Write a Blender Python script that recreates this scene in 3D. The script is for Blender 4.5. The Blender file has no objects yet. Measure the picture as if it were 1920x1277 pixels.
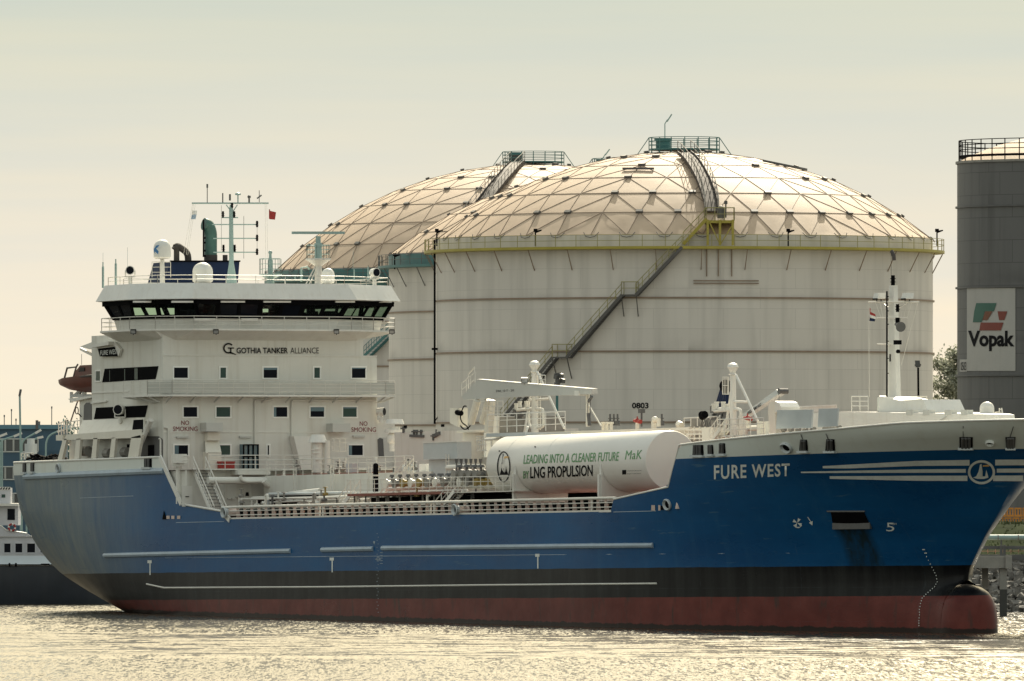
import bpy, bmesh, math, random
from mathutils import Vector, Matrix
random.seed(7)
rad = math.radians
C = bpy.context.scene.collection
# ------------------------------------------------------------------ camera, sky, sun, exposure
PHI = rad(28); c28, s28 = math.cos(PHI), math.sin(PHI)
FPX, D0, L0, HOR, HC, TRIM = 20000.0, 790.0, 3.24, 870.0, 11.65, 0.0135
FW = Vector((-c28, s28, 0)); RT = Vector((s28, c28, 0)); UP = Vector((0, 0, 1))
CAM = Vector((D0*c28 - L0*s28, -D0*s28 - L0*c28, HC))
cd = bpy.data.cameras.new('camera'); cam = bpy.data.objects.new('camera', cd); C.objects.link(cam)
cd.sensor_width = 36; cd.lens = FPX/1920*36; cd.clip_start = 5; cd.clip_end = 30000
pitch = math.atan((HOR-638.5)/FPX)
look = FW*math.cos(pitch) + UP*math.sin(pitch)
cam.location = CAM; cam.rotation_euler = look.to_track_quat('-Z', 'Y').to_euler()
bpy.context.scene.camera = cam

SUN_EL, SUN_AZ = rad(38), rad(-8)                      # azimuth measured to the left of the view
sh = FW*math.cos(SUN_AZ) - RT*math.sin(SUN_AZ)
SUN = sh*math.cos(SUN_EL) + UP*math.sin(SUN_EL)
w = bpy.data.worlds.new('World'); bpy.context.scene.world = w; w.use_nodes = True
nt = w.node_tree; nt.nodes.clear()
def N(nt, t, **k):
    n = nt.nodes.new(t)
    for a, v in k.items(): setattr(n, a, v)
    return n
def math_n(nt, op, a, b=None, clamp=False):
    n = N(nt, 'ShaderNodeMath', operation=op, use_clamp=clamp)
    for i, x in enumerate((a, b)):
        if x is None: continue
        if isinstance(x, (int, float)): n.inputs[i].default_value = x
        else: nt.links.new(x, n.inputs[i])
    return n.outputs[0]
def ramp(nt, fac, stops, interp='LINEAR'):
    n = N(nt, 'ShaderNodeValToRGB'); n.color_ramp.interpolation = interp
    e = n.color_ramp.elements
    while len(e) < len(stops): e.new(0.5)
    for el, (p, col) in zip(e, stops): el.position = p; el.color = (*col, 1)
    nt.links.new(fac, n.inputs[0]); return n.outputs[0]
def mixc(nt, fac, a, b, mode='MIX'):
    n = N(nt, 'ShaderNodeMix', data_type='RGBA', blend_type=mode)
    for i, x in ((0, fac), (6, a), (7, b)):
        if isinstance(x, (int, float)): n.inputs[i].default_value = x
        elif isinstance(x, tuple): n.inputs[i].default_value = (*x, 1)
        else: nt.links.new(x, n.inputs[i])
    return n.outputs[2]
sky = N(nt, 'ShaderNodeTexSky', sky_type='NISHITA', sun_disc=False, sun_elevation=SUN_EL,
        sun_rotation=math.atan2(SUN.x, SUN.y), air_density=1.5, dust_density=5.0)
tc = N(nt, 'ShaderNodeTexCoord')
sep = N(nt, 'ShaderNodeSeparateXYZ'); nt.links.new(tc.outputs['Generated'], sep.inputs[0])
hz = ramp(nt, math_n(nt, 'ABSOLUTE', sep.outputs[2]),
          [(0.0, (0.92, 0.825, 0.62)), (0.008, (0.92, 0.825, 0.65)), (0.021, (0.78, 0.745, 0.635)), (0.044, (0.565, 0.62, 0.545)),
           (0.25, (0.64, 0.66, 0.58)), (0.7, (0.52, 0.58, 0.58)), (1.0, (0.42, 0.5, 0.54))])
sd = N(nt, 'ShaderNodeVectorMath', operation='DOT_PRODUCT'); nt.links.new(tc.outputs['Generated'], sd.inputs[0]); sd.inputs[1].default_value = tuple(SUN)
glow = ramp(nt, math_n(nt, 'MULTIPLY_ADD', sd.outputs['Value'], .5), [(0, (1.06,1.06,1.07)), (.6, (1.0,1.0,1.0)), (.905, (1,1,1)), (.95, (2.3,1.95,1.5)), (1, (8.0,6.5,4.6))])
for l in list(nt.links):
    if l.to_socket.node.type == 'MATH' and l.to_socket.node.operation == 'MULTIPLY_ADD': l.to_socket.node.inputs[2].default_value = .5
mp = N(nt, 'ShaderNodeMapping'); mp.inputs['Scale'].default_value = (6, 6, 110)
nt.links.new(tc.outputs['Generated'], mp.inputs[0])
nz = N(nt, 'ShaderNodeTexNoise'); nz.inputs['Scale'].default_value = 1.6; nz.inputs['Detail'].default_value = 6
nt.links.new(mp.outputs[0], nz.inputs['Vector'])
cl = ramp(nt, nz.outputs['Fac'], [(0.3, (0.90, 0.93, 0.97)), (0.72, (1.06, 1.0, 0.93))])
hz = mixc(nt, 1.0, mixc(nt, 1.0, hz, cl, 'MULTIPLY'), glow, 'MULTIPLY')
sk = mixc(nt, 1.0, sky.outputs[0], (0.055, 0.05, 0.042), 'MULTIPLY')
allsky = mixc(nt, 0.12, hz, sk)
bg = N(nt, 'ShaderNodeBackground'); bg.inputs[1].default_value = 1.0
# strength stays 0.1: the haze colours below are scaled by ten to match
sc10 = mixc(nt, 1.0, allsky, (10.4, 10.4, 10.4), 'MULTIPLY'); bg.inputs[1].default_value = 0.1
nt.links.new(sc10, bg.inputs[0])
wo = N(nt, 'ShaderNodeOutputWorld'); nt.links.new(bg.outputs[0], wo.inputs[0])
sl = bpy.data.lights.new('sun', 'SUN'); sl.energy = 4.8; sl.angle = rad(0.5); sl.color = (1.0, 0.90, 0.72)
so = bpy.data.objects.new('sun', sl); C.objects.link(so); so.rotation_euler = SUN.to_track_quat('Z', 'Y').to_euler()
vs = bpy.context.scene.view_settings
vs.view_transform = 'Standard'; vs.look = 'None'; vs.exposure = 0.25; vs.gamma = 1.0

# ------------------------------------------------------------------ measuring: from the lens to a known plane
SHIP_M = Matrix.Rotation(-TRIM, 4, 'Y'); SHIP_I = SHIP_M.inverted()
CAM_S = SHIP_I @ CAM
def wray(u, v): return FW + RT*((u-960)/FPX) + UP*((HOR-v)/FPX)
def S(u, v, x=None, y=None, z=None):                  # ship frame
    d = SHIP_I.to_3x3() @ wray(u, v); o = CAM_S
    k = (x-o.x)/d.x if x is not None else (y-o.y)/d.y if y is not None else (z-o.z)/d.z
    return o + d*k
def W(u, v, dist): return CAM + wray(u, v)*dist      # world, at a distance
def WZ(u, v, z): 
    d = wray(u, v); return CAM + d*((z-HC)/d.z)

# ------------------------------------------------------------------ mesh helpers
SPLIT = set('''cap_rail node_cover skirt_bow wall_pipe stringer exhaust_pipe tug_mark vent_box roof_block curtain fluorescent_lamp aerial vent_head signal_lamp
luffing_cylinder hull_light hull_vent cargo_line hydraulic_hose brace weld_seam stiffener_ring bulkhead_fitting rail_post leg_post roof_aerial crosshead walkway_beam wall_stiffener
roof_rail foam_monitor bulwark_edge window_washer_rail lamp_head pv_vent relief_valve navigation_lamp yard pipe_joint pipe_support bracket_rail flange ring_segment exhaust mooring_winch vent_piping rack fall_wire ventilator
pipe_clamp trunk_fitting pillar catwalk_frame bridge_interior stay_wire house_wall'''.split())
class MB:
    def __init__(s): s.v = []; s.f = []
    def add(s, vs, fs):
        n = len(s.v); s.v += [Vector(p) for p in vs]; s.f += [tuple(i+n for i in f) for f in fs]; return s
    def box(s, a, b):
        x0, y0, z0 = [min(a[i], b[i]) for i in range(3)]; x1, y1, z1 = [max(a[i], b[i]) for i in range(3)]
        return s.add([(x0,y0,z0),(x1,y0,z0),(x1,y1,z0),(x0,y1,z0),(x0,y0,z1),(x1,y0,z1),(x1,y1,z1),(x0,y1,z1)],
                     [(0,3,2,1),(4,5,6,7),(0,1,5,4),(1,2,6,5),(2,3,7,6),(3,0,4,7)])
    def cbox(s, c, d): 
        return s.box([c[i]-d[i]/2 for i in range(3)], [c[i]+d[i]/2 for i in range(3)])
    def prism(s, poly, vec):
        n = len(poly); vec = Vector(vec); a = [Vector(p) for p in poly]
        return s.add(a + [p+vec for p in a], [tuple(range(n))[::-1], tuple(range(n, 2*n))] + [(i, (i+1) % n, n+(i+1) % n, n+i) for i in range(n)])
    def quad(s, *p): return s.add(p, [tuple(range(len(p)))])
    def bar(s, p, q, w, h=None, up=(0,0,1)):
        p, q = Vector(p), Vector(q); h = h or w; d = (q-p)
        if d.length < 1e-6: return s
        d.normalize(); u = Vector(up)
        if abs(d.dot(u)) > .98: u = Vector((1,0,0))
        r = d.cross(u).normalized(); u = r.cross(d)
        o = [r*w/2+u*h/2, -r*w/2+u*h/2, -r*w/2-u*h/2, r*w/2-u*h/2]
        return s.add([p+x for x in o]+[q+x for x in o], [(0,1,2,3),(7,6,5,4),(0,4,5,1),(1,5,6,2),(2,6,7,3),(3,7,4,0)])
    def cyl(s, p, q, r0, r1=None, n=10, cap=True):
        p, q = Vector(p), Vector(q); r1 = r0 if r1 is None else r1; d = (q-p).normalized()
        u = Vector((0,0,1)) if abs(d.z) < .95 else Vector((1,0,0))
        a = d.cross(u).normalized(); b = d.cross(a)
        ring = [a*math.cos(2*math.pi*i/n)+b*math.sin(2*math.pi*i/n) for i in range(n)]
        fs = [(i, (i+1) % n, n+(i+1) % n, n+i) for i in range(n)]
        if cap: fs += [tuple(range(n))[::-1], tuple(range(n, 2*n))]
        return s.add([p+x*r0 for x in ring]+[q+x*r1 for x in ring], fs)
    def tube(s, pts, r, n=8, bend=0.0):
        pts = [Vector(p) for p in pts]
        if bend > 0 and len(pts) > 2:
            out = [pts[0]]
            for i in range(1, len(pts)-1):
                a, b, c = pts[i-1], pts[i], pts[i+1]
                l = min(bend, (a-b).length*.49, (c-b).length*.49)
                p0 = b+(a-b).normalized()*l; p2 = b+(c-b).normalized()*l
                for t in (0, .25, .5, .75, 1): out.append(p0*(1-t)**2 + b*2*t*(1-t) + p2*t*t)
            out.append(pts[-1]); pts = out
        prev = None; m = len(pts); base = len(s.v)
        for i, p in enumerate(pts):
            d = (pts[min(i+1, m-1)]-pts[max(i-1, 0)]).normalized()
            if prev is None:
                u = Vector((0,0,1)) if abs(d.z) < .95 else Vector((1,0,0)); a = d.cross(u).normalized()
            else:
                a = (prev-d*prev.dot(d)).normalized()
            prev = a; b = d.cross(a)
            s.v += [p+(a*math.cos(2*math.pi*k/n)+b*math.sin(2*math.pi*k/n))*r for k in range(n)]
        for i in range(m-1):
            for k in range(n):
                A = base+i*n; s.f.append((A+k, A+(k+1) % n, A+n+(k+1) % n, A+n+k))
        s.f.append(tuple(base+k for k in range(n))[::-1]); s.f.append(tuple(base+(m-1)*n+k for k in range(n)))
        return s
    def lathe(s, prof, c=(0,0,0), n=20, axis='z', a0=0, a1=2*math.pi):
        c = Vector(c); full = abs(a1-a0-2*math.pi) < 1e-6; k = n if full else n+1; base = len(s.v)
        for r, z in prof:
            for i in range(k):
                t = a0+(a1-a0)*i/n
                p = Vector((r*math.cos(t), r*math.sin(t), z))
                if axis == 'x': p = Vector((p.z, p.x, p.y))
                if axis == 'y': p = Vector((p.x, p.z, p.y))
                s.v.append(c+p)
        for j in range(len(prof)-1):
            for i in range(n):
                A = base+j*k; i2 = (i+1) % k; s.f.append((A+i, A+i2, A+k+i2, A+k+i))
        return s
    def sphere(s, c, r, n=12, m=7, sc=(1,1,1)):
        b = len(s.v)
        s.lathe([(max(r*math.sin(math.pi*j/m), 1e-4)*1, -r*math.cos(math.pi*j/m)) for j in range(m+1)], (0,0,0), n)
        for i in range(b, len(s.v)):
            p = s.v[i]; s.v[i] = Vector((p.x*sc[0], p.y*sc[1], p.z*sc[2]))+Vector(c)
        return s
    def clusters(s):
        par = list(range(len(s.v)))
        def find(i):
            while par[i] != i: par[i] = par[par[i]]; i = par[i]
            return i
        for f in s.f:
            for i in f[1:]: par[find(i)] = find(f[0])
        isl = {}
        for i in range(len(s.v)): isl.setdefault(find(i), []).append(i)
        bb = [[min(s.v[i][k] for i in L)-.03 for k in range(3)]+[max(s.v[i][k] for i in L)+.03 for k in range(3)]+[L] for L in isl.values()]
        merged = True
        while merged:
            merged = False; out = []
            for b in bb:
                for o in out:
                    if all(b[k] <= o[k+3] and o[k] <= b[k+3] for k in range(3)):
                        for k in range(3): o[k] = min(o[k], b[k]); o[k+3] = max(o[k+3], b[k+3])
                        o[6] += b[6]; merged = True; break
                else: out.append(b)
            bb = out
        return [b[6] for b in bb]
    def build(s, name, mat, parent=None, smooth=True, ang=35, fix=True):
        if name in SPLIT:
            cl = s.clusters()
            if 1 < len(cl) <= 130:
                own = {i: c for c, L in enumerate(cl) for i in L}; ms = [MB() for _ in cl]; mp = {}
                for c, L in enumerate(cl):
                    for i in L: mp[i] = len(ms[c].v); ms[c].v.append(s.v[i])
                for f in s.f: ms[own[f[0]]].f.append(tuple(mp[i] for i in f))
                return [q.build1(name, mat, parent, smooth, ang, fix) for q in ms][0]
        return s.build1(name, mat, parent, smooth, ang, fix)
    def build1(s, name, mat, parent=None, smooth=True, ang=35, fix=True):
        me = bpy.data.meshes.new(name); me.from_pydata([tuple(p) for p in s.v], [], s.f)
        if fix:
            bm = bmesh.new(); bm.from_mesh(me); bmesh.ops.remove_doubles(bm, verts=bm.verts, dist=1e-5)
            bmesh.ops.recalc_face_normals(bm, faces=bm.faces); bm.to_mesh(me); bm.free()
        me.materials.append(MAT[mat] if isinstance(mat, str) else mat)
        if smooth and len(me.polygons):
            me.polygons.foreach_set('use_smooth', [True]*len(me.polygons)); me.set_sharp_from_angle(angle=rad(ang))
        o = bpy.data.objects.new(name, me); C.objects.link(o)
        if parent is not None: o.parent = parent
        return o
def empty(name, loc=(0,0,0), rz=0, parent=None):
    o = bpy.data.objects.new(name, None); C.objects.link(o); o.location = loc; o.rotation_euler.z = rz
    o.empty_display_size = .5
    if parent is not None: o.parent = parent
    return o
def tag(o, label, cat, group=None):
    o['label'] = label; o['category'] = cat
    if group: o['group'] = group
    return o
def kind(o, k): o['kind'] = k; return o
def children(o): return [x for x in bpy.data.objects if x.parent == o]
def copy_tree(o, parent=None):
    n = o.copy(); C.objects.link(n); n.parent = parent
    for ch in children(o): copy_tree(ch, n)
    return n
def rails(m, pts, h=1.0, n_rails=3, step=1.5, r=0.025, close=False):   # posts and rails along a path of deck points
    pts = [Vector(p) for p in pts]
    if close: pts.append(pts[0])
    for k in range(n_rails):
        z = h*(1-k/n_rails)
        for a, b in zip(pts, pts[1:]): m.cyl(a+UP*z, b+UP*z, r*(1.15 if k == 0 else .8), n=5)
    for a, b in zip(pts, pts[1:]):
        k = max(1, round((b-a).length/step))
        for i in range(k+1):
            p = a.lerp(b, i/k); m.cyl(p, p+UP*h, r, n=5)
    return m

# ------------------------------------------------------------------ materials
MAT = {}
def paint(name, col, rough=.5, var=.12, scale=1.0, streak=0.0, streakcol=None, metal=0, coat=0, bump=0.0, spec=.5):
    m = bpy.data.materials.new(name); m.use_nodes = True; nt = m.node_tree; b = nt.nodes['Principled BSDF']
    tc = N(nt, 'ShaderNodeTexCoord')
    n1 = N(nt, 'ShaderNodeTexNoise'); n1.inputs['Scale'].default_value = .6*scale; n1.inputs['Detail'].default_value = 8; n1.inputs['Roughness'].default_value = .65
    nt.links.new(tc.outputs['Object'], n1.inputs['Vector'])
    lo = tuple(x*(1-var) for x in col); hi = tuple(min(1, x*(1+var)) for x in col)
    colr = ramp(nt, n1.outputs['Fac'], [(.3, lo), (.7, hi)])
    if streak > 0:
        mp = N(nt, 'ShaderNodeMapping'); mp.inputs['Scale'].default_value = (2.2*scale, 2.2*scale, .12*scale)
        nt.links.new(tc.outputs['Object'], mp.inputs[0])
        n2 = N(nt, 'ShaderNodeTexNoise'); n2.inputs['Scale'].default_value = 1.3; n2.inputs['Detail'].default_value = 6
        nt.links.new(mp.outputs[0], n2.inputs['Vector'])
        fac = ramp(nt, n2.outputs['Fac'], [(.52, (0,0,0)), (.78, (streak,)*3)])
        colr = mixc(nt, fac, colr, streakcol or tuple(x*.45 for x in col))
    nt.links.new(colr, b.inputs['Base Color'])
    b.inputs['Roughness'].default_value = rough; b.inputs['Metallic'].default_value = metal
    b.inputs['Specular IOR Level'].default_value = spec
    if coat: b.inputs['Coat Weight'].default_value = coat
    if bump:
        bp = N(nt, 'ShaderNodeBump'); bp.inputs['Strength'].default_value = bump; bp.inputs['Distance'].default_value = .05
        nt.links.new(n1.outputs['Fac'], bp.inputs['Height']); nt.links.new(bp.outputs[0], b.inputs['Normal'])
    MAT[name] = m; return m
paint('framewhite', (.86,.86,.82), .4, .03, 1)
paint('white', (.74,.73,.68), .42, .06, 1, .22, (.45,.38,.28))
paint('house', (.69,.685,.63), .5, .05, .6, .5, (.46,.42,.33))
paint('cream', (.76,.73,.64), .4, .05, 1, .2, (.5,.4,.28))
paint('pipe', (.72,.71,.65), .35, .05, 2)
paint('rail', (.70,.68,.62), .4, .08, 2)
paint('bulwark', (.60,.64,.59), .4, .05, .5, .25, (.42,.42,.36))
paint('shade_panel', (.55,.555,.52), .5, .05, 1)
paint('greypaint', (.50,.54,.55), .45, .07, 1)
paint('darkgrey', (.10,.10,.10), .5, .15, 2)
paint('black', (.006,.006,.007), .7, .2, 2, spec=.02)
paint('letter', (.010,.010,.012), .6, .1, 2, spec=.08)
paint('letter_red', (.20,.012,.018), .6, .1, 2, spec=.1)
paint('letter_white', (.72,.75,.72), .4, .12, 1.5, .2, (.5,.4,.3))
paint('letter_green', (.10,.30,.11), .45, .1, 2)
paint('logo_amber', (.75,.45,.16), .45, .1, 2)
paint('deck_red', (.22,.075,.055), .7, .2, 1)
paint('stay_pink', (.62,.50,.44), .6, .12, 2)
paint('rust_pink', (.60,.33,.24), .7, .2, 2)
paint('red', (.33,.025,.02), .45, .15, 2)
paint('orange', (.11,.022,.012), .45, .15, 1.5)
paint('navy', (.006,.018,.06), .45, .15, 1, spec=.2)
paint('teal', (.05,.16,.16), .45, .15, 1)
paint('tealpale', (.30,.42,.40), .45, .1, 1)
paint('yellow', (.36,.30,.045), .5, .15, 1)
paint('steel', (.24,.23,.21), .55, .25, 2, spec=.3)
paint('stairgrey', (.09,.085,.08), .6, .2, 1)
paint('exhaust', (.06,.05,.045), .7, .3, 2)
paint('exhaust_green', (.05,.13,.11), .5, .25, 1)
paint('brass', (.30,.22,.07), .5, .2, 2, spec=.3)
paint('tankwhite', (.80,.775,.72), .28, .03, .4, .1, (.6,.52,.4))
paint('glass_dark', (.006,.008,.013), .12, .3, .5, spec=.06)
paint('glass_green', (.040,.075,.065), .12, .2, .3, spec=.15)
paint('glass_blue', (.10,.17,.20), .08, .2, .3)
paint('lampglass', (.35,.36,.36), .15, .2, 2)
paint('concrete', (.30,.29,.26), .85, .2, 1, .4, bump=.3)
paint('concrete_wet', (.05,.05,.045), .6, .3, 1)
paint('rope', (.50,.46,.36), .9, .15, 4)
paint('flag_blue', (.35,.45,.55), .8, .05, 2)
paint('flag_white', (.75,.75,.72), .8, .05, 2)
def seethrough(name, col, t):
    m = bpy.data.materials.new(name); m.use_nodes = True; nt = m.node_tree; b = nt.nodes['Principled BSDF']
    b.inputs['Base Color'].default_value = (.02,.03,.03,1); b.inputs['Roughness'].default_value = .05
    tr = N(nt, 'ShaderNodeBsdfTransparent'); tr.inputs[0].default_value = (*col, 1)
    mx = N(nt, 'ShaderNodeMixShader'); mx.inputs[0].default_value = t
    nt.links.new(b.outputs[0], mx.inputs[1]); nt.links.new(tr.outputs[0], mx.inputs[2])
    nt.links.new(mx.outputs[0], nt.nodes['Material Output'].inputs[0]); MAT[name] = m
seethrough('pane', (.72,.86,.74), .8)

# lettering: built-in font turned into mesh and laid on a surface
_tx = {}
def text_mesh(body, bold=0.0, shear=0.0, spacing=1.0):
    k = (body, bold, shear, spacing)
    if k not in _tx:
        cu = bpy.data.curves.new('t', 'FONT'); cu.body = body; cu.offset = bold; cu.shear = shear; cu.space_character = spacing
        cu.resolution_u = 3
        o = bpy.data.objects.new('t', cu); C.objects.link(o)
        dg = bpy.context.evaluated_depsgraph_get(); me = bpy.data.meshes.new_from_object(o.evaluated_get(dg))
        bpy.data.objects.remove(o); _tx[k] = me
    return _tx[k]
def lettering(name, body, rect, surf, mat, parent, bold=.0, shear=0, cuts=0, spacing=1.0):
    """rect = (u0, v0, u1, v1, h0, h1): baseline start, baseline end, pixel heights there; surf(u, v) -> point"""
    me = text_mesh(body, bold, shear, spacing)
    bm = bmesh.new(); bm.from_mesh(me)
    if cuts: bmesh.ops.subdivide_edges(bm, edges=bm.edges, cuts=cuts, use_grid_fill=True)
    xs = [v.co.x for v in bm.verts]; ys = [v.co.y for v in bm.verts]; x0, x1, y0, y1 = min(xs), max(xs), min(ys), max(ys)
    u0, v0, u1, v1, h0, h1 = rect
    for v in bm.verts:
        a = (v.co.x-x0)/(x1-x0); b = (v.co.y-y0)/(y1-y0)
        v.co = surf(u0+(u1-u0)*a, v0+(v1-v0)*a-(h0+(h1-h0)*a)*b)
    m2 = bpy.data.meshes.new(name); bm.to_mesh(m2); bm.free(); m2.materials.clear(); m2.materials.append(MAT[mat])
    o = bpy.data.objects.new(name, m2); C.objects.link(o); o.parent = parent
    return o
def patch(m, pts, surf, nu=1):            # polygon of pixels laid on a surface, long edges cut
    m.add([surf(u, v) for u, v in pts], [tuple(range(len(pts)))]); return m
def ribbon(m, top, bot, surf):            # strip between two pixel polylines with the same count
    n = len(top); m.add([surf(*p) for p in top]+[surf(*p) for p in bot], [(i, i+1, n+i+1, n+i) for i in range(n-1)]); return m
def qgrid(m, q, surf, nu=6, nv=3):        # four pixels (top left, top right, bottom right, bottom left) laid on a curved surface
    b = len(m.v)
    for j in range(nv+1):
        for i in range(nu+1):
            s_, t = i/nu, j/nv
            u = (q[0][0]*(1-s_)+q[1][0]*s_)*(1-t)+(q[3][0]*(1-s_)+q[2][0]*s_)*t; v = (q[0][1]*(1-s_)+q[1][1]*s_)*(1-t)+(q[3][1]*(1-s_)+q[2][1]*s_)*t
            m.v.append(surf(u, v))
    m.f += [(b+j*(nu+1)+i, b+j*(nu+1)+i+1, b+(j+1)*(nu+1)+i+1, b+(j+1)*(nu+1)+i) for j in range(nv) for i in range(nu)]; return m
def ring_px(m, cu, cv, ru, rv, w, surf, n=28):
    a = [(cu+ru*math.cos(2*math.pi*i/n), cv+rv*math.sin(2*math.pi*i/n)) for i in range(n+1)]
    b = [(cu+(ru-w)*math.cos(2*math.pi*i/n), cv+(rv-w)*math.sin(2*math.pi*i/n)) for i in range(n+1)]
    return ribbon(m, a, b, surf)
# ------------------------------------------------------------------ water, land
def LD(lat, dep, z=0.0): return Vector((CAM.x, CAM.y, 0)) + RT*lat + FW*dep + UP*z
def water_mat():
    m = bpy.data.materials.new('water'); m.use_nodes = True; nt = m.node_tree; b = nt.nodes['Principled BSDF']
    b.inputs['Base Color'].default_value = (.045,.038,.024,1); b.inputs['Roughness'].default_value = .16; b.inputs['IOR'].default_value = 1.33
    tc = N(nt, 'ShaderNodeTexCoord')
    def noise(sx, sy, det, rot=0, ro=.6):
        mp = N(nt, 'ShaderNodeMapping'); mp.inputs['Scale'].default_value = (sx, sy, 1); mp.inputs['Rotation'].default_value = (0, 0, rot)
        nt.links.new(tc.outputs['Object'], mp.inputs[0])
        n = N(nt, 'ShaderNodeTexNoise'); n.inputs['Scale'].default_value = 1; n.inputs['Detail'].default_value = det; n.inputs['Roughness'].default_value = ro
        nt.links.new(mp.outputs[0], n.inputs['Vector']); return n
    def vm(op, a, b_=None):
        n = N(nt, 'ShaderNodeVectorMath', operation=op)
        for i, x in enumerate((a, b_)):
            if x is None: continue
            if isinstance(x, tuple): n.inputs[i].default_value = x
            else: nt.links.new(x, n.inputs[i])
        return n.outputs[0]
    # ripples as surface slopes: short chop, longer wavelets, and calm or ruffled streaks lying across the river
    chop = vm('SUBTRACT', noise(4.6, .26, 3, 0, .8).outputs['Color'], (.5,.5,.5)); wave = vm('SUBTRACT', noise(.9, .12, 4, .02).outputs['Color'], (.5,.5,.5))
    amp = ramp(nt, noise(.010, .05, 4, .015).outputs['Fac'], [(.38, (.3,)*3), (.48, (1,)*3), (.6, (.8,)*3)])
    # a long lane of smooth wash across the foreground: little chop, wide lazy undulations
    sp = N(nt, 'ShaderNodeSeparateXYZ'); nt.links.new(tc.outputs['Object'], sp.inputs[0])
    edge = math_n(nt, 'MULTIPLY', math_n(nt, 'SUBTRACT', noise(.03, .02, 3).outputs['Fac'], .5), 22)
    yy = math_n(nt, 'ADD', math_n(nt, 'ADD', sp.outputs[1], math_n(nt, 'MULTIPLY', sp.outputs[0], .25)), edge)
    lane = math_n(nt, 'MULTIPLY', math_n(nt, 'MULTIPLY', math_n(nt, 'SUBTRACT', -57, yy), .12, True), math_n(nt, 'MULTIPLY', math_n(nt, 'SUBTRACT', yy, -152), .12, True))
    inv = math_n(nt, 'SUBTRACT', 1.0, math_n(nt, 'MULTIPLY', lane, .62))
    lazy = vm('MULTIPLY', vm('SUBTRACT', noise(.16, .30, 4, .01, .7).outputs['Color'], (.5,.5,.5)), (.02,1.7,0))
    lz = N(nt, 'ShaderNodeVectorMath', operation='SCALE'); nt.links.new(lazy, lz.inputs[0]); nt.links.new(lane, lz.inputs['Scale'])
    cs = N(nt, 'ShaderNodeVectorMath', operation='SCALE'); nt.links.new(vm('MULTIPLY', chop, (.34,2.1,0)), cs.inputs[0]); nt.links.new(inv, cs.inputs['Scale'])
    sl = vm('ADD', vm('ADD', vm('MULTIPLY', cs.outputs[0], amp), vm('MULTIPLY', wave, (.10,.55,0))), lz.outputs[0])
    nrm = vm('NORMALIZE', vm('ADD', sl, (0,-.12,1)))
    vt = N(nt, 'ShaderNodeVectorTransform', vector_type='NORMAL', convert_from='OBJECT', convert_to='WORLD'); nt.links.new(nrm, vt.inputs[0])
    nt.links.new(vt.outputs[0], b.inputs['Normal'])
    return m
MAT['water'] = water_mat()
wr = MB().quad((-9000,-9000,0),(9000,-9000,0),(9000,9000,0),(-9000,9000,0)).build('water', 'water', fix=False, smooth=False)
wr.rotation_euler.z = rad(62); kind(wr, 'structure')
paint('ground', (.20,.19,.16), .9, .3, .2)
paint('grassbank', (.07,.085,.03), .9, .4, 1, bump=.6)
def shore(lat): return 838 + (60-lat)*1.05 if lat < 60 else 838
def rim(lat): return LD(lat, shore(lat)+9, 3.6)
m = MB(); lats = [-9000, -200, -100, -40, 0, 30, 60, 120, 9000]
lo = [(-9000, 1110), *[(l, min(shore(l), 1110)) for l in lats[1:-1]], (9000, 838)]
a = [LD(l, d, -1.5) for l, d in lo]; b_ = [LD(l, d+11, 3.6) for l, d in lo]; c_ = [LD(l, 9000, 3.6) for l, d in lo]
n = len(lo)
m.add(a+b_+c_, [(i, i+1, n+i+1, n+i) for i in range(n-1)] + [(n+i, n+i+1, 2*n+i+1, 2*n+i) for i in range(n-1)])
kind(m.build('ground', 'ground', smooth=False), 'structure')
m = MB(); pr = [(850, 3.5), (856, 6.2), (861, 6.9), (872, 7.0), (885, 3.5)]
ls = [26+i*1.5 for i in range(50)]; k = len(pr)
for l in ls: m.v += [LD(l, d+random.uniform(-.3,.3), z+random.uniform(-.12,.12)) for d, z in pr]
m.f += [(i*k+j, (i+1)*k+j, (i+1)*k+j+1, i*k+j+1) for i in range(len(ls)-1) for j in range(k-1)]
kind(m.build('grass_bank', 'grassbank'), 'structure')
m = MB()
for i in range(2600):
    l = random.uniform(27, 64); d = 850+random.uniform(0, 14); z = 3.5+(3.3 if d > 856 else (d-850)*.55)
    p = LD(l, d, z); a = random.uniform(0, 6.28); h = random.uniform(.12, .35)
    q = Vector((math.cos(a), math.sin(a), 0))*.09
    m.add([p-q, p+q, p+UP*h+q*random.uniform(-2,2)], [(0,1,2)])
kind(m.build('grass', 'grassbank', smooth=False, fix=False), 'stuff')
# rip-rap on the slope
def rockmat():
    paint('rock', (.17,.16,.145), .9, .55, 2.5, bump=.4)
rockmat()
m = MB(); rr = random.Random(3)
for i in range(2300):
    t = rr.random(); l = rr.uniform(26, 66); d = 838+t*12; z = -.4+t*4.6+rr.uniform(-.15,.25); r = rr.uniform(.18,.42)
    p = LD(l, d, z); n0 = len(m.v)
    vs = [Vector((x,y,zz)) for x in (-1,1) for y in (-1,1) for zz in (-1,1)]
    R_ = Matrix.Rotation(rr.uniform(0,6), 3, 'Z') @ Matrix.Rotation(rr.uniform(0,6), 3, 'X')
    vs = [p + (R_ @ Vector((q.x*rr.uniform(.5,1), q.y*rr.uniform(.5,1), q.z*rr.uniform(.4,.8))))*r for q in vs]
    m.add(vs, [(0,1,3,2),(4,6,7,5),(0,4,5,1),(2,3,7,6),(0,2,6,4),(1,5,7,3)])
kind(m.build('riprap', 'rock', smooth=False), 'stuff')

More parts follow.
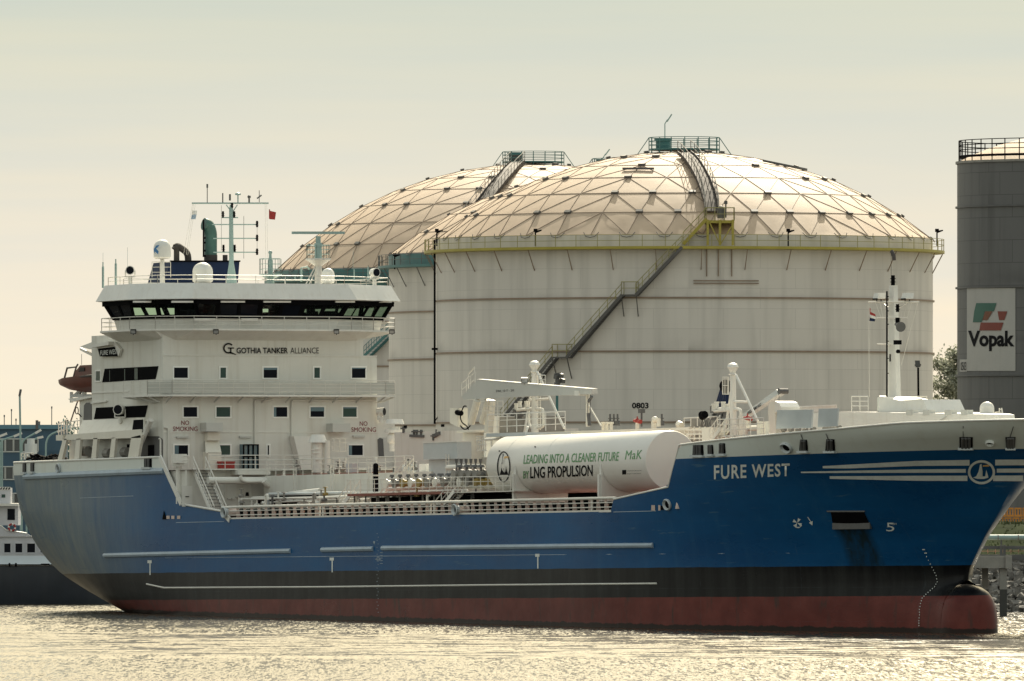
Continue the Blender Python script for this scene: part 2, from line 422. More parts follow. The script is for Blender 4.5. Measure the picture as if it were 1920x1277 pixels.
# ------------------------------------------------------------------ storage tanks
def wallmat(name, col, R, line=.75, bh=1.85, bw=7.0, stain=.35, staincol=None, rough=.55, lw=.02):
    m = bpy.data.materials.new(name); m.use_nodes = True; nt = m.node_tree; b = nt.nodes['Principled BSDF']
    tc = N(nt, 'ShaderNodeTexCoord'); sp = N(nt, 'ShaderNodeSeparateXYZ'); nt.links.new(tc.outputs['Object'], sp.inputs[0])
    ang = math_n(nt, 'MULTIPLY', math_n(nt, 'ARCTAN2', sp.outputs[0], sp.outputs[1]), R)
    cx = N(nt, 'ShaderNodeCombineXYZ'); nt.links.new(ang, cx.inputs[0]); nt.links.new(sp.outputs[2], cx.inputs[1])
    br = N(nt, 'ShaderNodeTexBrick'); br.inputs['Scale'].default_value = 1; br.inputs['Brick Width'].default_value = bw
    br.inputs['Row Height'].default_value = bh; br.inputs['Mortar Size'].default_value = lw; br.inputs['Mortar Smooth'].default_value = .3
    br.inputs['Color1'].default_value = (*[c*1.03 for c in col], 1); br.inputs['Color2'].default_value = (*[c*.96 for c in col], 1)
    br.inputs['Mortar'].default_value = (*[c*line for c in col], 1); nt.links.new(cx.outputs[0], br.inputs['Vector'])
    def nz(sx, sy, det):
        mp = N(nt, 'ShaderNodeMapping'); mp.inputs['Scale'].default_value = (sx, sy, 1); nt.links.new(cx.outputs[0], mp.inputs[0])
        n = N(nt, 'ShaderNodeTexNoise'); n.inputs['Scale'].default_value = 1; n.inputs['Detail'].default_value = det; nt.links.new(mp.outputs[0], n.inputs['Vector']); return n.outputs['Fac']
    sf = ramp(nt, nz(.9, .05, 6), [(.46, (0,0,0)), (.76, (stain,)*3)])
    c1 = mixc(nt, sf, br.outputs['Color'], staincol or tuple(c*.55 for c in col))
    c2 = mixc(nt, ramp(nt, nz(.08, .12, 6), [(.35, (0,0,0)), (.75, (.25,)*3)]), c1, tuple(c*.75 for c in col))
    # grime lying along the upper side of each stiffener ring
    g = None
    for zr in (26.9, 22.0, 15.5):
        d = math_n(nt, 'SUBTRACT', sp.outputs[2], zr); t = ramp(nt, math_n(nt, 'ADD', math_n(nt, 'MULTIPLY', d, .5), .1), [(.0, (0,0,0)), (.1, (1,1,1)), (.75, (0,0,0))])
        g = t if g is None else mixc(nt, 1.0, g, t, 'ADD')
    gf = mixc(nt, 1.0, g, ramp(nt, nz(.16, .3, 4), [(.5, (0,0,0)), (.72, (.5,)*3)]), 'MULTIPLY')
    c3 = mixc(nt, gf, c2, tuple(c*.4 for c in col))
    nt.links.new(c3, b.inputs['Base Color']); b.inputs['Roughness'].default_value = rough
    MAT[name] = m
wallmat('wall_beige', (.63,.595,.545), 23.3, stain=.45); wallmat('wall_beige_b', (.60,.575,.54), 27.9, stain=.45)
wallmat('wall_slate', (.125,.125,.125), 10.35, line=.5, bh=1.9, bw=2.6, stain=.5, staincol=(.05,.05,.05), lw=.03)
def domemat(name, col):
    m = bpy.data.materials.new(name); m.use_nodes = True; nt = m.node_tree; b = nt.nodes['Principled BSDF']
    tc = N(nt, 'ShaderNodeTexCoord'); n1 = N(nt, 'ShaderNodeTexNoise'); n1.inputs['Scale'].default_value = .5; n1.inputs['Detail'].default_value = 8
    nt.links.new(tc.outputs['Object'], n1.inputs['Vector'])
    c = ramp(nt, n1.outputs['Fac'], [(.3, tuple(x*.84 for x in col)), (.7, col)])
    nt.links.new(c, b.inputs['Base Color']); b.inputs['Roughness'].default_value = .62; b.inputs['Specular IOR Level'].default_value = .3
    bp = N(nt, 'ShaderNodeBump'); bp.inputs['Strength'].default_value = .12; bp.inputs['Distance'].default_value = .2
    nt.links.new(n1.outputs['Fac'], bp.inputs['Height']); nt.links.new(bp.outputs[0], b.inputs['Normal'])
    MAT[name] = m
domemat('dome', (.54,.41,.295))
ROT = rad(62)
class Tank:
    def __init__(s, name, label, uc, dist, R, zt, dome_h, wall, rings, ringmat, group):
        s.R, s.zt, s.dist = R, zt, dist
        p = W(uc, HOR, dist); s.root = tag(empty(name, (p.x, p.y, 0), ROT), label, 'storage tank', group)
        s.M = Matrix.Translation((p.x, p.y, 0)) @ Matrix.Rotation(ROT, 4, 'Z'); s.I = s.M.inverted(); s.o = s.I @ CAM
        s.Rs = (R*R+dome_h*dome_h)/(2*dome_h); s.zc = zt+dome_h-s.Rs; s.th = math.asin(R/s.Rs); s.dome_h = dome_h
        m = MB().lathe([(R, 3.4), (R, zt)], n=128); s.wall = m.build('wall', wall, s.root, ang=60, fix=False)
        if rings:
            m = MB()
            for z in rings: m.lathe([(R-.01, z-.09), (R+.16, z-.09), (R+.16, z+.06), (R-.01, z+.06)], n=128)
            m.build('stiffener_ring', ringmat, s.wall)
    def hit(s, u, v, r):
        d = s.I.to_3x3() @ wray(u, v); o = s.o
        a = d.x*d.x+d.y*d.y; b = o.x*d.x+o.y*d.y; c = o.x*o.x+o.y*o.y-r*r; q = b*b-a*c
        k = (-b-math.sqrt(max(q, 0)))/a; return o+d*k
    def dhit(s, u, v, off=0.0):
        d = s.I.to_3x3() @ wray(u, v); o = s.o-Vector((0,0,s.zc)); R = s.Rs+off
        a = d.dot(d); b = o.dot(d); c = o.dot(o)-R*R; q = b*b-a*c
        return s.o+d*((-b-math.sqrt(max(q, 0)))/a)
    def plane(s, u, v, y):                              # local plane facing the lens
        d = s.I.to_3x3() @ wray(u, v); return s.o+d*((y-s.o.y)/d.y)
    def dome(s, K, mat, seed, sec=6):
        rr = random.Random(seed); pts = {}; m = MB()
        for i in range(K+1):
            t = s.th*i/K
            for j in range(max(1, sec*i)):
                a = 2*math.pi*j/max(1, sec*i)+.13
                pts[i, j] = Vector((s.Rs*math.sin(t)*math.cos(a), s.Rs*math.sin(t)*math.sin(a), s.zc+s.Rs*math.cos(t)))
        idx = {k: n for n, k in enumerate(pts)}; m.v = list(pts.values()); edges = set()
        def tri(*ks):
            m.f.append(tuple(idx[k] for k in ks))
            for x, y in ((0,1),(1,2),(2,0)): edges.add(frozenset((ks[x], ks[y])))
        for i in range(1, K+1):
            for q in range(sec):
                for j in range(i):
                    A = (i, (q*i+j) % (sec*i)); B = (i, (q*i+j+1) % (sec*i)); Cc = (i-1, (q*(i-1)+j) % max(1, sec*(i-1)))
                    tri(A, B, Cc)
                    if j < i-1: tri(B, (i-1, (q*(i-1)+j+1) % (sec*(i-1))), Cc)
        # panels sag a little towards their middle: subdivide once and push in
        f0 = list(m.f); m.f = []
        for f in f0:
            p = [m.v[i] for i in f]; cpt = (p[0]+p[1]+p[2])/3; n = cpt-Vector((0,0,s.zc)); cpt = cpt+n.normalized()*rr.uniform(-.03,.03)
            k = len(m.v); m.v.append(cpt); m.f += [(f[0], f[1], k), (f[1], f[2], k), (f[2], f[0], k)]
        d = m.build('dome', mat, s.root, smooth=True, ang=9, fix=False)
        sm, nm = MB(), MB()
        for e in edges:
            a, b = [pts[k] for k in e]; n = ((a+b)/2-Vector((0,0,s.zc))).normalized()
            sm.bar(a+n*.02, b+n*.02, .042, .05, up=n)
        sm.build('seam', 'seam', d, smooth=False, fix=False)
        for (i, j), p in pts.items():
            if i == 0 or rr.random() < .35 or i == K: continue
            n = (p-Vector((0,0,s.zc))).normalized(); t = Vector((-p.y, p.x, 0)).normalized()
            nm.bar(p-t*.32+n*.10, p+t*.32+n*.10, .36, .24, up=n)
        nm.build('node_cover', 'darkgrey', d, smooth=False, fix=False)
        hm = MB()
        for j in range(sec*K):                         # hooped skirt bows on the lowest ring
            p = pts[K, j]; t = Vector((-p.y, p.x, 0)).normalized(); r = Vector((p.x, p.y, 0)).normalized()
            hm.tube([p+t*.75+UP*.25-r*.15, p+t*.45-UP*.12+r*.12, p-UP*.22+r*.16, p-t*.45-UP*.12+r*.12, p-t*.75+UP*.25-r*.15], .035, n=5)
        hm.build('skirt_bow', 'darkgrey', d, fix=False)
        return d
    def gallery(s, z, w, mat, railmat, post=60, brackets=True, bmat=None, h=1.1):
        R = s.R
        m = MB().lathe([(R-.02, z-.25), (R+w, z-.2), (R+w, z+.04), (R-.02, z+.04), (R-.02, z-.25)], n=128)
        g = m.build('gallery', mat, s.root, fix=False)
        m = MB(); r = R+w-.06
        for k in (h, h*.52): m.lathe([(r-.025, z+k-.025), (r+.025, z+k-.025), (r+.025, z+k+.025), (r-.025, z+k+.025), (r-.025, z+k-.025)], n=128)
        for i in range(post):
            a = 2*math.pi*i/post; m.cyl((r*math.cos(a), r*math.sin(a), z), (r*math.cos(a), r*math.sin(a), z+h), .035, n=5)
        m.build('railing', railmat, g, fix=False)
        if brackets:
            m = MB()
            for i in range(post//2):
                a = 2*math.pi*i/(post//2)+.05; q = Vector((math.cos(a), math.sin(a), 0))
                m.bar(q*(R+w-.1)+UP*(z-.25), q*(R+.02)+UP*(z-2.1), .07)
            m.build('bracket', bmat or mat, g, smooth=False, fix=False)
        return g
    def flight(s, p0, p1, w, treadmat, railmat, parent, sl='stairgrey'):
        """stair flight between two pixels along the wall"""
        (u0, v0), (u1, v1) = p0, p1; m, t, r = MB(), MB(), MB(); ri, ro = s.R+.12, s.R+.12+w
        n = max(4, int(abs(v1-v0)/4.2)); A = [s.hit(u0+(u1-u0)*i/n, v0+(v1-v0)*i/n, ro) for i in range(n+1)]
        inn = [Vector((p.x*ri/ro, p.y*ri/ro, p.z)) for p in A]
        for L in (A, inn):
            q = MB()
            for a, b in zip(L, L[1:]): q.bar(a, b, .08, .28)
            q.build1('stringer', sl, parent, fix=False)
        for i in range(n+1): t.bar(A[i], inn[i], .26, .04)
        for k in (1.05, .55):
            for a, b in zip(A, A[1:]): r.cyl(a+UP*k, b+UP*k, .035, n=5)
        for i in range(0, n+1, max(1, n//6)): r.cyl(A[i], A[i]+UP*1.05, .035, n=5)
        t.build('tread', treadmat, parent, smooth=False, fix=False); r.build('handrail', railmat, parent, fix=False)
    def landing(s, u0, u1, v, w, mat, railmat, parent):
        ri, ro = s.R+.1, s.R+.12+w; a, b = s.hit(u0, v, ro), s.hit(u1, v, ro)
        a2, b2 = [Vector((p.x*ri/ro, p.y*ri/ro, p.z)) for p in (a, b)]
        m = MB().prism([a, b, b2, a2], (0,0,-.12))
        for p in (a, b): m.bar(p-UP*.1, Vector((p.x*ri/ro, p.y*ri/ro, p.z-2.0)), .08)
        m.build('landing', mat, parent, smooth=False)
        rails(MB(), [a2, a, b, b2], 1.15, 2, 1.2, .035).build('handrail', railmat, parent, fix=False)
paint('seam', (.25,.185,.135), .6, .2, 1)
RINGS = (26.9, 22.0, 15.5)
T1 = Tank('storage_tank', 'largest pale beige domed tank in front, with yellow gallery and zigzag wall stair', 1283, 1000, 23.3, 32.65, 8.3, 'wall_beige', RINGS, 'seam', 'domed storage tanks behind the ship')
T1.dome(7, 'dome', 1)
paint('railyellow', (.30,.27,.11), .5, .15, 1)
g = T1.gallery(31.55, 1.1, 'yellow', 'railyellow', 72, bmat='seam')
st = empty('stair', parent=T1.root)
for a, b in (((938,790),(1036,670)), ((1062,670),(1166,553)), ((1192,553),(1279,463))):
    T1.flight(a, b, .95, 'stairgrey', 'railyellow', st)
T1.landing(1035, 1063, 669, .95, 'stairgrey', 'railyellow', st); T1.landing(1165, 1193, 552, .95, 'stairgrey', 'railyellow', st)
# yellow platform at the dome foot
YP = -(23.3+.6); pl = empty('access_platform', parent=T1.root)
def T1p(u, v, y=YP): return T1.plane(u, v, y)
m = MB()
for u in (1327, 1350, 1374):
    m.bar(T1p(u,460), T1p(u,412), .22); m.bar(T1p(u,460,YP+1.6), T1p(u,412,YP+1.6), .16)
m.bar(T1p(1329,414), T1p(1350,458), .1); m.bar(T1p(1372,424), T1p(1351,458), .1)
m.bar(T1p(1281,458), T1p(1325,410), .1, .3); m.bar(T1p(1281,458,YP+.9), T1p(1325,410,YP+.9), .1, .3)
a, b = T1p(1322,413), T1p(1377,413); m.prism([a, b, b+Vector((0,2.6,0)), a+Vector((0,2.6,0))], (0,0,-.25))
m.build('platform_frame', 'yellow', pl, smooth=False, fix=False)
m = MB(); q = Vector((0,2.5,0)); rails(m, [a+q, a, b, b+q], 1.15, 2, .9, .04)
for off in (0, .9): 
    p, r = T1p(1281,458,YP+off), T1p(1325,412,YP+off); rails(m, [p, r], 1.1, 2, 1.0, .035)
m.build('railing', 'railyellow', pl, fix=False)
m = MB()
for i in range(9):
    p = T1p(1283+i*5, 456-i*5.4); m.box((p.x-.15, p.y, p.z-.03), (p.x+.15, p.y+.9, p.z+.02))
m.build('tread', 'stairgrey', pl, smooth=False)
m = MB(); p = T1p(1352,405,YP+.8); m.cyl(p-UP*.2, p+UP*.6, .35, n=12).sphere(p+UP*.6, .35, 10, 6); p = T1p(1361,398,YP+.5); m.cyl(p-UP*.5, p+UP*.9, .07).cbox(p+UP*.9, (.3,.3,.3))
m.build('vent_valve', 'darkgrey', pl)
def dome_walk(T, path, wid, mat, railmat):
    r = empty('dome_walkway', parent=T.root); n = len(path)
    L = [T.dhit(u, v, .35) for u, v in path]; rt = []
    for i, p in enumerate(L):
        d = (L[min(i+1, n-1)]-L[max(i-1, 0)]).normalized(); nn = (p-Vector((0,0,T.zc))).normalized(); rt.append(d.cross(nn).normalized())
    m = MB(); a = [p+t*wid/2 for p, t in zip(L, rt)]; b = [p-t*wid/2 for p, t in zip(L, rt)]
    for i in range(n-1):
        m.prism([a[i], a[i+1], b[i+1], b[i]], (0,0,-.12))
        for L2 in (a, b): m.bar(L2[i], L2[i+1], .08, .35)
    m.build('walkway_deck', mat, r, smooth=False)
    m = MB()
    for L2 in (a, b):
        rails(m, L2, 1.1, 2, 1.3, .035)
        for p in L2[::2]: m.cyl(p, p-UP*.5, .05, n=5)
    m.build('railing', railmat, r, fix=False)
dome_walk(T1, [(1335,395),(1333,378),(1328,358),(1319,335),(1309,316),(1299,301),(1290,291),(1283,286)], 1.25, 'exhaust', 'steel')
def dome_top(T, w, lamp=True, side=1):
    r = empty('crown_platform', parent=T.root); z = T.zt+T.dome_h
    m = MB().lathe([(0, z+.25), (w, z+.25), (w, z+.1), (0, z+.1)], n=24); m.cyl((-w*.6,0,z+.25), (-w*.6,0,z+1.0), .7, n=14).cyl((-w*.6,0,z+1.0), (-w*.6,0,z+1.25), .85, n=14)
    m.build('vent_hood', 'teal', r)
    m = MB()
    for k in (1.3, .95, .6): m.lathe([(w-.03, z+k-.03), (w+.03, z+k-.03), (w+.03, z+k+.03), (w-.03, z+k+.03), (w-.03, z+k-.03)], n=24)
    for i in range(16):
        a = 2*math.pi*i/16; q = Vector((math.cos(a), math.sin(a), 0)); m.cyl(q*w+UP*(z-.2), q*w+UP*(z+1.3), .045, n=5)
    for sx in (-1, 1): m.cyl((sx*w,0,z+1.3), (sx*(w+1.1),0,z-.3), .04, n=5)
    m.build('railing', 'teal', r, fix=False)
    if lamp:
        m = MB().tube([(-w*.55,0,z+.9), (-w*.55,0,z+2.6), (-w*.55+.25,0,z+3.0)], .05).bar((-w*.55+.2,0,z+2.8), (-w*.55+.65,0,z+3.5), .28, .12)
        m.build('lamp', 'tealpale', r)
dome_top(T1, 3.3)
m = MB(); 
for u0, v0, u1, v1 in ((1168,316,1226,316), (1430,301,1512,318)):
    pts = [T1.dhit(u0+(u1-u0)*i/6, v0+(v1-v0)*i/6, .12) for i in range(7)]
    for a, b in zip(pts, pts[1:]): m.bar(a, b, .22, .2)
m.build('roof_rail', 'darkgrey', T1.root, smooth=False)
# filling pipe down the left flank and hydrant monitors on the gallery
m = MB(); a = math.radians(97); q = Vector((-math.sin(a), -math.cos(a)*0-.12, 0)).normalized()*(23.3+.25)
m.cyl((q.x, q.y, 15.4), (q.x, q.y, 32.6), .10); m.cyl((q.x,q.y,22.3),(q.x,q.y,22.5),.3).bar((q.x,q.y,15.6),(q.x+.9,q.y,17),.1); m.build('downpipe', 'black', T1.root)
def monitors(T, us, v, mat, r):
    m = MB()
    for u in us:
        p = T.hit(u, v, r) if abs(u) < 1e5 else None
        m.cyl(p-UP*1.0, p+UP*.5, .07).cyl(p+UP*.3-RT*0, p+UP*.35+Vector((.55,-.2,.1)), .12, .06).cbox(p+UP*.45, (.35,.25,.3))
    m.build('foam_monitor', mat, T.root)
monitors(T1, (819, 1004, 1478, 1757), 441, 'black', 24.1)
m = MB()
for z in (28.2, 28.45): m.lathe([(23.3, z-.04), (23.42, z-.04), (23.42, z+.04), (23.3, z+.04)], n=12, a0=-math.pi/2+.02, a1=-math.pi/2+.28)
for u in (1325,1347,1372): 
    p = T1.hit(u, 465, 23.4); m.cyl(p, p-UP*2.6, .06, n=6)
m.build('bracket_rail', 'seam', T1.root)
# grime runs below the platform legs (real stains on the wall)
lettering('number', '0803', (1185,766,1216,766,11,11), lambda u, v: T1.hit(u, v, 23.33), 'letter', T1.root, bold=.03, spacing=1.0)

T2 = Tank('storage_tank', 'pale beige domed tank with dark teal gallery, half hidden by the nearest tank', 1167, 1064, 23.3, 32.5, 8.3, 'wall_beige', (26.7, 22.0, 15.5), 'seam', 'domed storage tanks behind the ship')
T2.dome(7, 'dome', 2); T2.gallery(31.3, 1.1, 'teal', 'darkgrey', 72, bmat='darkgrey')
MB().lathe([(23.34, 31.3), (23.34, 32.45)], n=128).build('eave_band', 'teal', T2.root, fix=False)
m = MB(); p = Vector((-.055*37, -2, T2.zt+T2.dome_h)); m.tube([p-UP*1, p+UP*1.2, p+Vector((.35,0,1.75))], .05).bar(p+Vector((.3,0,1.6)), p+Vector((.75,0,2.2)), .25, .12); m.build('lamp', 'tealpale', T2.root)
dome_top(T2, 3.0, False); monitors(T2, (740,), 486, 'black', 24.1)
T3 = Tank('storage_tank', 'farthest big domed tank rising behind the bridge, dark walkway up its dome', 1000, 1150, 27.9, 32.4, 11.6, 'wall_beige_b', (26.7, 22.0, 15.5), 'seam', 'domed storage tanks behind the ship')
T3.dome(8, 'dome', 3); T3.gallery(31.3, 1.1, 'teal', 'darkgrey', 84, bmat='darkgrey')
MB().lathe([(27.95, 28.6), (27.95, 32.35)], n=128).build('eave_band', 'teal', T3.root, fix=False)
dome_walk(T3, [(868,428),(885,405),(905,380),(922,357),(940,335),(957,316),(971,303)], 1.5, 'exhaust', 'steel'); dome_top(T3, 3.3, False)
m = MB(); p = T3.dhit(968, 305); m.cbox(p+UP*.4, (1.3,1.2,1.0)); m.build('hatch', 'stairgrey', T3.root, smooth=False)
st = empty('stair', parent=T3.root)
T3.flight((682,668), (735,618), 1.1, 'teal', 'teal', st, 'teal')

T4 = Tank('storage_tank', 'tall slate grey tank with white sign panel at right edge', 2025, 900, 10.35, 37.1, 2.5, 'wall_slate', (33.3, 26.5, 19.1), 'darkgrey', None)
m = MB().lathe([(T4.Rs*math.sin(T4.th*i/8), T4.zc+T4.Rs*math.cos(T4.th*i/8)) for i in range(9)], n=48); m.build('dome', 'dome', T4.root)
g = empty('rim_railing', parent=T4.root); m = MB(); r = 10.2
for z in (38.9, 38.5, 38.1): m.lathe([(r-.035, z-.035), (r+.035, z-.035), (r+.035, z+.035), (r-.035, z+.035), (r-.035, z-.035)], n=64)
m.lathe([(r-.03, 37.45), (r+.03, 37.45), (r+.03, 37.65), (r-.03, 37.65), (r-.03, 37.45)], n=64)
for i in range(44):
    a = 2*math.pi*i/44; q = Vector((math.cos(a), math.sin(a), 0))*r; m.cyl(q+UP*37.0, q+UP*38.9, .05, n=5)
m.build('railing', 'black', g, fix=False)
m = MB().lathe([(10.3, 36.95), (10.5, 36.95), (10.5, 37.15), (10.3, 37.15)], n=64); m.build('rim_flange', 'steel', g)
sg = empty('sign_panel', parent=T4.root)
paint('signwhite', (.40,.39,.37), .6, .06, .8, .2, (.25,.24,.22)); paint('logo_green', (.05,.13,.10), .6, .1, 1); paint('logo_red', (.20,.05,.035), .6, .1, 1); paint('logo_brown', (.17,.07,.04), .6, .1, 1)
def s4(r): return lambda u, v: T4.hit(u, v, r)
m = MB(); k = 14; ribbon(m, [(1813+91*i/k, 540) for i in range(k+1)], [(1813+91*i/k, 695.5) for i in range(k+1)], s4(10.40))
ribbon(m, [(1799.5+13.5*i/4, 674) for i in range(5)], [(1799.5+13.5*i/4, 697) for i in range(5)], s4(10.405)); m.build('panel', 'signwhite', sg)
def z8(L): return [(1500+x*.3289, 440+y*.3289) for x, y in L]
m = MB(); qgrid(m, z8([(1005,390),(1120,390),(1105,437),(993,437)]), s4(10.44)); qgrid(m, z8([(993,436),(1054,436),(1035,499),(985,499)]), s4(10.44)); m.build('green_mark', 'logo_green', sg, smooth=False)
m = MB(); qgrid(m, z8([(1126,437),(1182,437),(1165,487),(1135,487)]), s4(10.44)); qgrid(m, z8([(1030,501),(1160,501),(1145,546),(1022,546)]), s4(10.44)); m.build('red_mark', 'logo_red', sg, smooth=False)
m = MB(); qgrid(m, z8([(1056,437),(1098,437),(1068,487),(1040,487)]), s4(10.45)); m.build('brown_mark', 'logo_brown', sg, smooth=False)
lettering('lettering', 'Vopak', (1815,658.5,1902,658.5,38.5,38.5), s4(10.43), 'letter', sg, bold=.035, cuts=1)
lettering('number', '0503', (1801,694.5,1811.5,694.5,15.5,15.5), s4(10.43), 'letter', sg)
# ------------------------------------------------------------------ the tanker: hull
SHIP = tag(empty('tanker_ship'), 'blue hulled tanker with white superstructure and round white gas tank on deck', 'ship')
SHIP.rotation_euler = (0, -TRIM, 0)
BH = 10.75
def lut(t, x):
    if x <= t[0][0]: return t[0][1]
    for (a, va), (b, vb) in zip(t, t[1:]):
        if x <= b: return va+(vb-va)*(x-a)/(b-a)
    return t[-1][1]
XA = [(-3,-52),(-1.5,-56),(0,-62.5),(.69,-66.3),(1.33,-69.3),(2.61,-74.8),(4.1,-80.5),(5.8,-86.9),(7.7,-95),(9.6,-106),(12,-130)]
XFB = [(-3,60),(0,60),(2.4,60.1),(3.6,60.4),(5.8,62.5),(7.3,64.3),(9,66.1),(10,67.1),(12,69.6),(13.5,71.4),(15,72.4)]
XT = -71.6
def stemx(z): return lut(XFB, z)
def bulbb(x, z):
    if x < 40 or z > 2.6: return 0
    rw = 2.1+max(0, 60-x)*.06; return rw*max(0, 1-((z+1.5)/4.1)**4)**.5*min(1, (x-40)/8)
def halfb(x, z):
    b = halfb0(x, z); q = bulbb(x, z)
    return b if q == 0 else (b**3+q**3)**(1/3)
def halfb0(x, z):
    xs = -30-18*min(1, max(0, z/9))
    if x < xs:
        t = (xs-x)/(xs-lut(XA, z)); return BH*max(0, 1-t**2.4)**.6
    k = min(1, max(0, (z-4)/9))**2; x1 = 22+17*k
    if x > x1:
        t = (x-x1)/(stemx(z)-x1)
        if t >= 1: return 0
        return BH*(1-t**(2.0+.35*k))**(.86-.38*k)
    return BH
def hull_hit(u, v, off=.02):
    d = SHIP_I.to_3x3() @ wray(u, v); o = CAM_S; k = (-12-o.y)/d.y
    def ins(k): p = o+d*k; return p.y > -halfb(p.x, p.z) if (p.x < stemx(p.z)) else False
    k1 = k; 
    for i in range(140):
        if ins(k1): break
        k1 += .25
    lo, hi = k1-.25, k1
    for _ in range(16):
        m_ = (lo+hi)/2
        if ins(m_): hi = m_
        else: lo = m_
    p = o+d*hi; e = .05
    n = Vector((halfb(p.x-e, p.z)-halfb(p.x+e, p.z), -2*e, halfb(p.x, p.z-e)-halfb(p.x, p.z+e))).normalized()
    return p+n*off
ZTOP = [(-73,12.72),(-44.46,12.79),(-40.78,9.12),(-33.88,8.52),(-32.51,7.88),(28.3,7.88),(28.81,8.72),(36.38,9.54),(38.6,12.48),(41,12.6),(45.31,12.79),(57.3,13.25),(64,13.6),(73,13.75)]
def ztop(x): return lut(ZTOP, x)
def hullmat():
    m = bpy.data.materials.new('hull_paint'); m.use_nodes = True; nt = m.node_tree; b = nt.nodes['Principled BSDF']
    tc = N(nt, 'ShaderNodeTexCoord'); sp = N(nt, 'ShaderNodeSeparateXYZ'); nt.links.new(tc.outputs['Object'], sp.inputs[0]); X, Z = sp.outputs[0], sp.outputs[2]
    def nz(sx, sz, det, ro=.6):
        mp = N(nt, 'ShaderNodeMapping'); mp.inputs['Scale'].default_value = (sx, sx, sz); nt.links.new(tc.outputs['Object'], mp.inputs[0])
        n = N(nt, 'ShaderNodeTexNoise'); n.inputs['Scale'].default_value = 1; n.inputs['Detail'].default_value = det; n.inputs['Roughness'].default_value = ro; nt.links.new(mp.outputs[0], n.inputs['Vector']); return n.outputs['Fac']
    def step(z, e=.02): return math_n(nt, 'MULTIPLY', math_n(nt, 'SUBTRACT', Z, z), 1/e, True)
    broad, streak, fine = nz(.09, .25, 6), nz(1.1, .06, 6), nz(2.2, 2.2, 5)
    blue = mixc(nt, ramp(nt, broad, [(.35, (0,0,0)), (.7, (1,1,1))]), (.004,.062,.175), (.008,.096,.245))
    blue = mixc(nt, ramp(nt, streak, [(.55, (0,0,0)), (.8, (.35,)*3)]), blue, (.03,.12,.23))
    # stern counter: salt bleached runs, with the glow off the water painted in
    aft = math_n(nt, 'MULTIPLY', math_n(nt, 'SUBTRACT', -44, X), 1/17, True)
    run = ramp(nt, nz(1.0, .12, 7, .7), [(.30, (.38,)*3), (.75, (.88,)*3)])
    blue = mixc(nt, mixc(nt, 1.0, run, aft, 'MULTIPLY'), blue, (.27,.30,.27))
    blk = mixc(nt, ramp(nt, streak, [(.4, (0,0,0)), (.8, (.8,)*3)]), (.006,.006,.007), (.028,.030,.029))
    red = mixc(nt, ramp(nt, nz(.5, .5, 7), [(.35, (0,0,0)), (.7, (1,1,1))]), (.11,.023,.019), (.17,.042,.034))
    red = mixc(nt, ramp(nt, nz(1.6, .35, 7), [(.56, (0,0,0)), (.70, (.8,)*3)]), red, (.05,.035,.03))
    wet = math_n(nt, 'ADD', Z, math_n(nt, 'MULTIPLY', X, TRIM))
    wetl = math_n(nt, 'SUBTRACT', 1.0, math_n(nt, 'MULTIPLY', math_n(nt, 'SUBTRACT', wet, math_n(nt, 'ADD', math_n(nt, 'MULTIPLY', nz(1.2,.1,5), .5), .02)), 12, True))
    red = mixc(nt, math_n(nt, 'MULTIPLY', wetl, .9), red, (.012,.012,.010))
    wob = math_n(nt, 'MULTIPLY', math_n(nt, 'SUBTRACT', nz(.35, .1, 4), .5), .10)
    Zw = math_n(nt, 'ADD', Z, wob)
    f1 = math_n(nt, 'MULTIPLY', math_n(nt, 'SUBTRACT', Zw, 1.74), 40, True); f2 = math_n(nt, 'MULTIPLY', math_n(nt, 'SUBTRACT', Zw, 3.84), 50, True)
    c = mixc(nt, f1, red, blk); c = mixc(nt, f2, c, blue)
    # faint plate seams
    seam = ramp(nt, math_n(nt, 'FRACT', math_n(nt, 'MULTIPLY', X, 1/9.6)), [(0, (.55,)*3), (.006, (0,0,0)), (.994, (0,0,0)), (1, (.55,)*3)])
    seam2 = ramp(nt, math_n(nt, 'FRACT', math_n(nt, 'MULTIPLY', Z, 1/2.37)), [(0, (.5,)*3), (.012, (0,0,0)), (.988, (0,0,0)), (1, (.5,)*3)])
    c = mixc(nt, mixc(nt, 1.0, mixc(nt, 1.0, seam, seam2, 'ADD'), ramp(nt, fine, [(.4, (0,0,0)), (.7, (.45,)*3)]), 'MULTIPLY'), c, (.10,.14,.16))
    # dark rust and mud run below the anchor pocket
    dx = math_n(nt, 'ABSOLUTE', math_n(nt, 'SUBTRACT', math_n(nt, 'ADD', X, math_n(nt, 'MULTIPLY', Z, .05)), 53.75))
    mud = math_n(nt, 'MULTIPLY', math_n(nt, 'SUBTRACT', 1.0, math_n(nt, 'MULTIPLY', math_n(nt, 'SUBTRACT', dx, .9), 1.5, True)), math_n(nt, 'MULTIPLY', math_n(nt, 'SUBTRACT', 6.6, Z), 4, True))
    c = mixc(nt, math_n(nt, 'MULTIPLY', mixc(nt, 1.0, ramp(nt, nz(2.0, .3, 6), [(.35, (.45,)*3), (.6, (.95,)*3)]), mud, 'MULTIPLY'), f2), c, (.010,.022,.026))
    # fender scuffs and rust spots
    scf = ramp(nt, nz(.25, 2.6, 6, .7), [(.63, (0,0,0)), (.68, (.55,)*3)])
    c = mixc(nt, mixc(nt, 1.0, scf, f2, 'MULTIPLY'), c, (.07,.15,.22))
    rst = ramp(nt, nz(.9, .22, 8, .75), [(.70, (0,0,0)), (.76, (.8,)*3)]); c = mixc(nt, rst, c, (.09,.04,.02))
    # white upper band along the forecastle and the poop
    wz = math_n(nt, 'ADD', 11.48, math_n(nt, 'MULTIPLY', math_n(nt, 'SUBTRACT', X, 38), .0085))
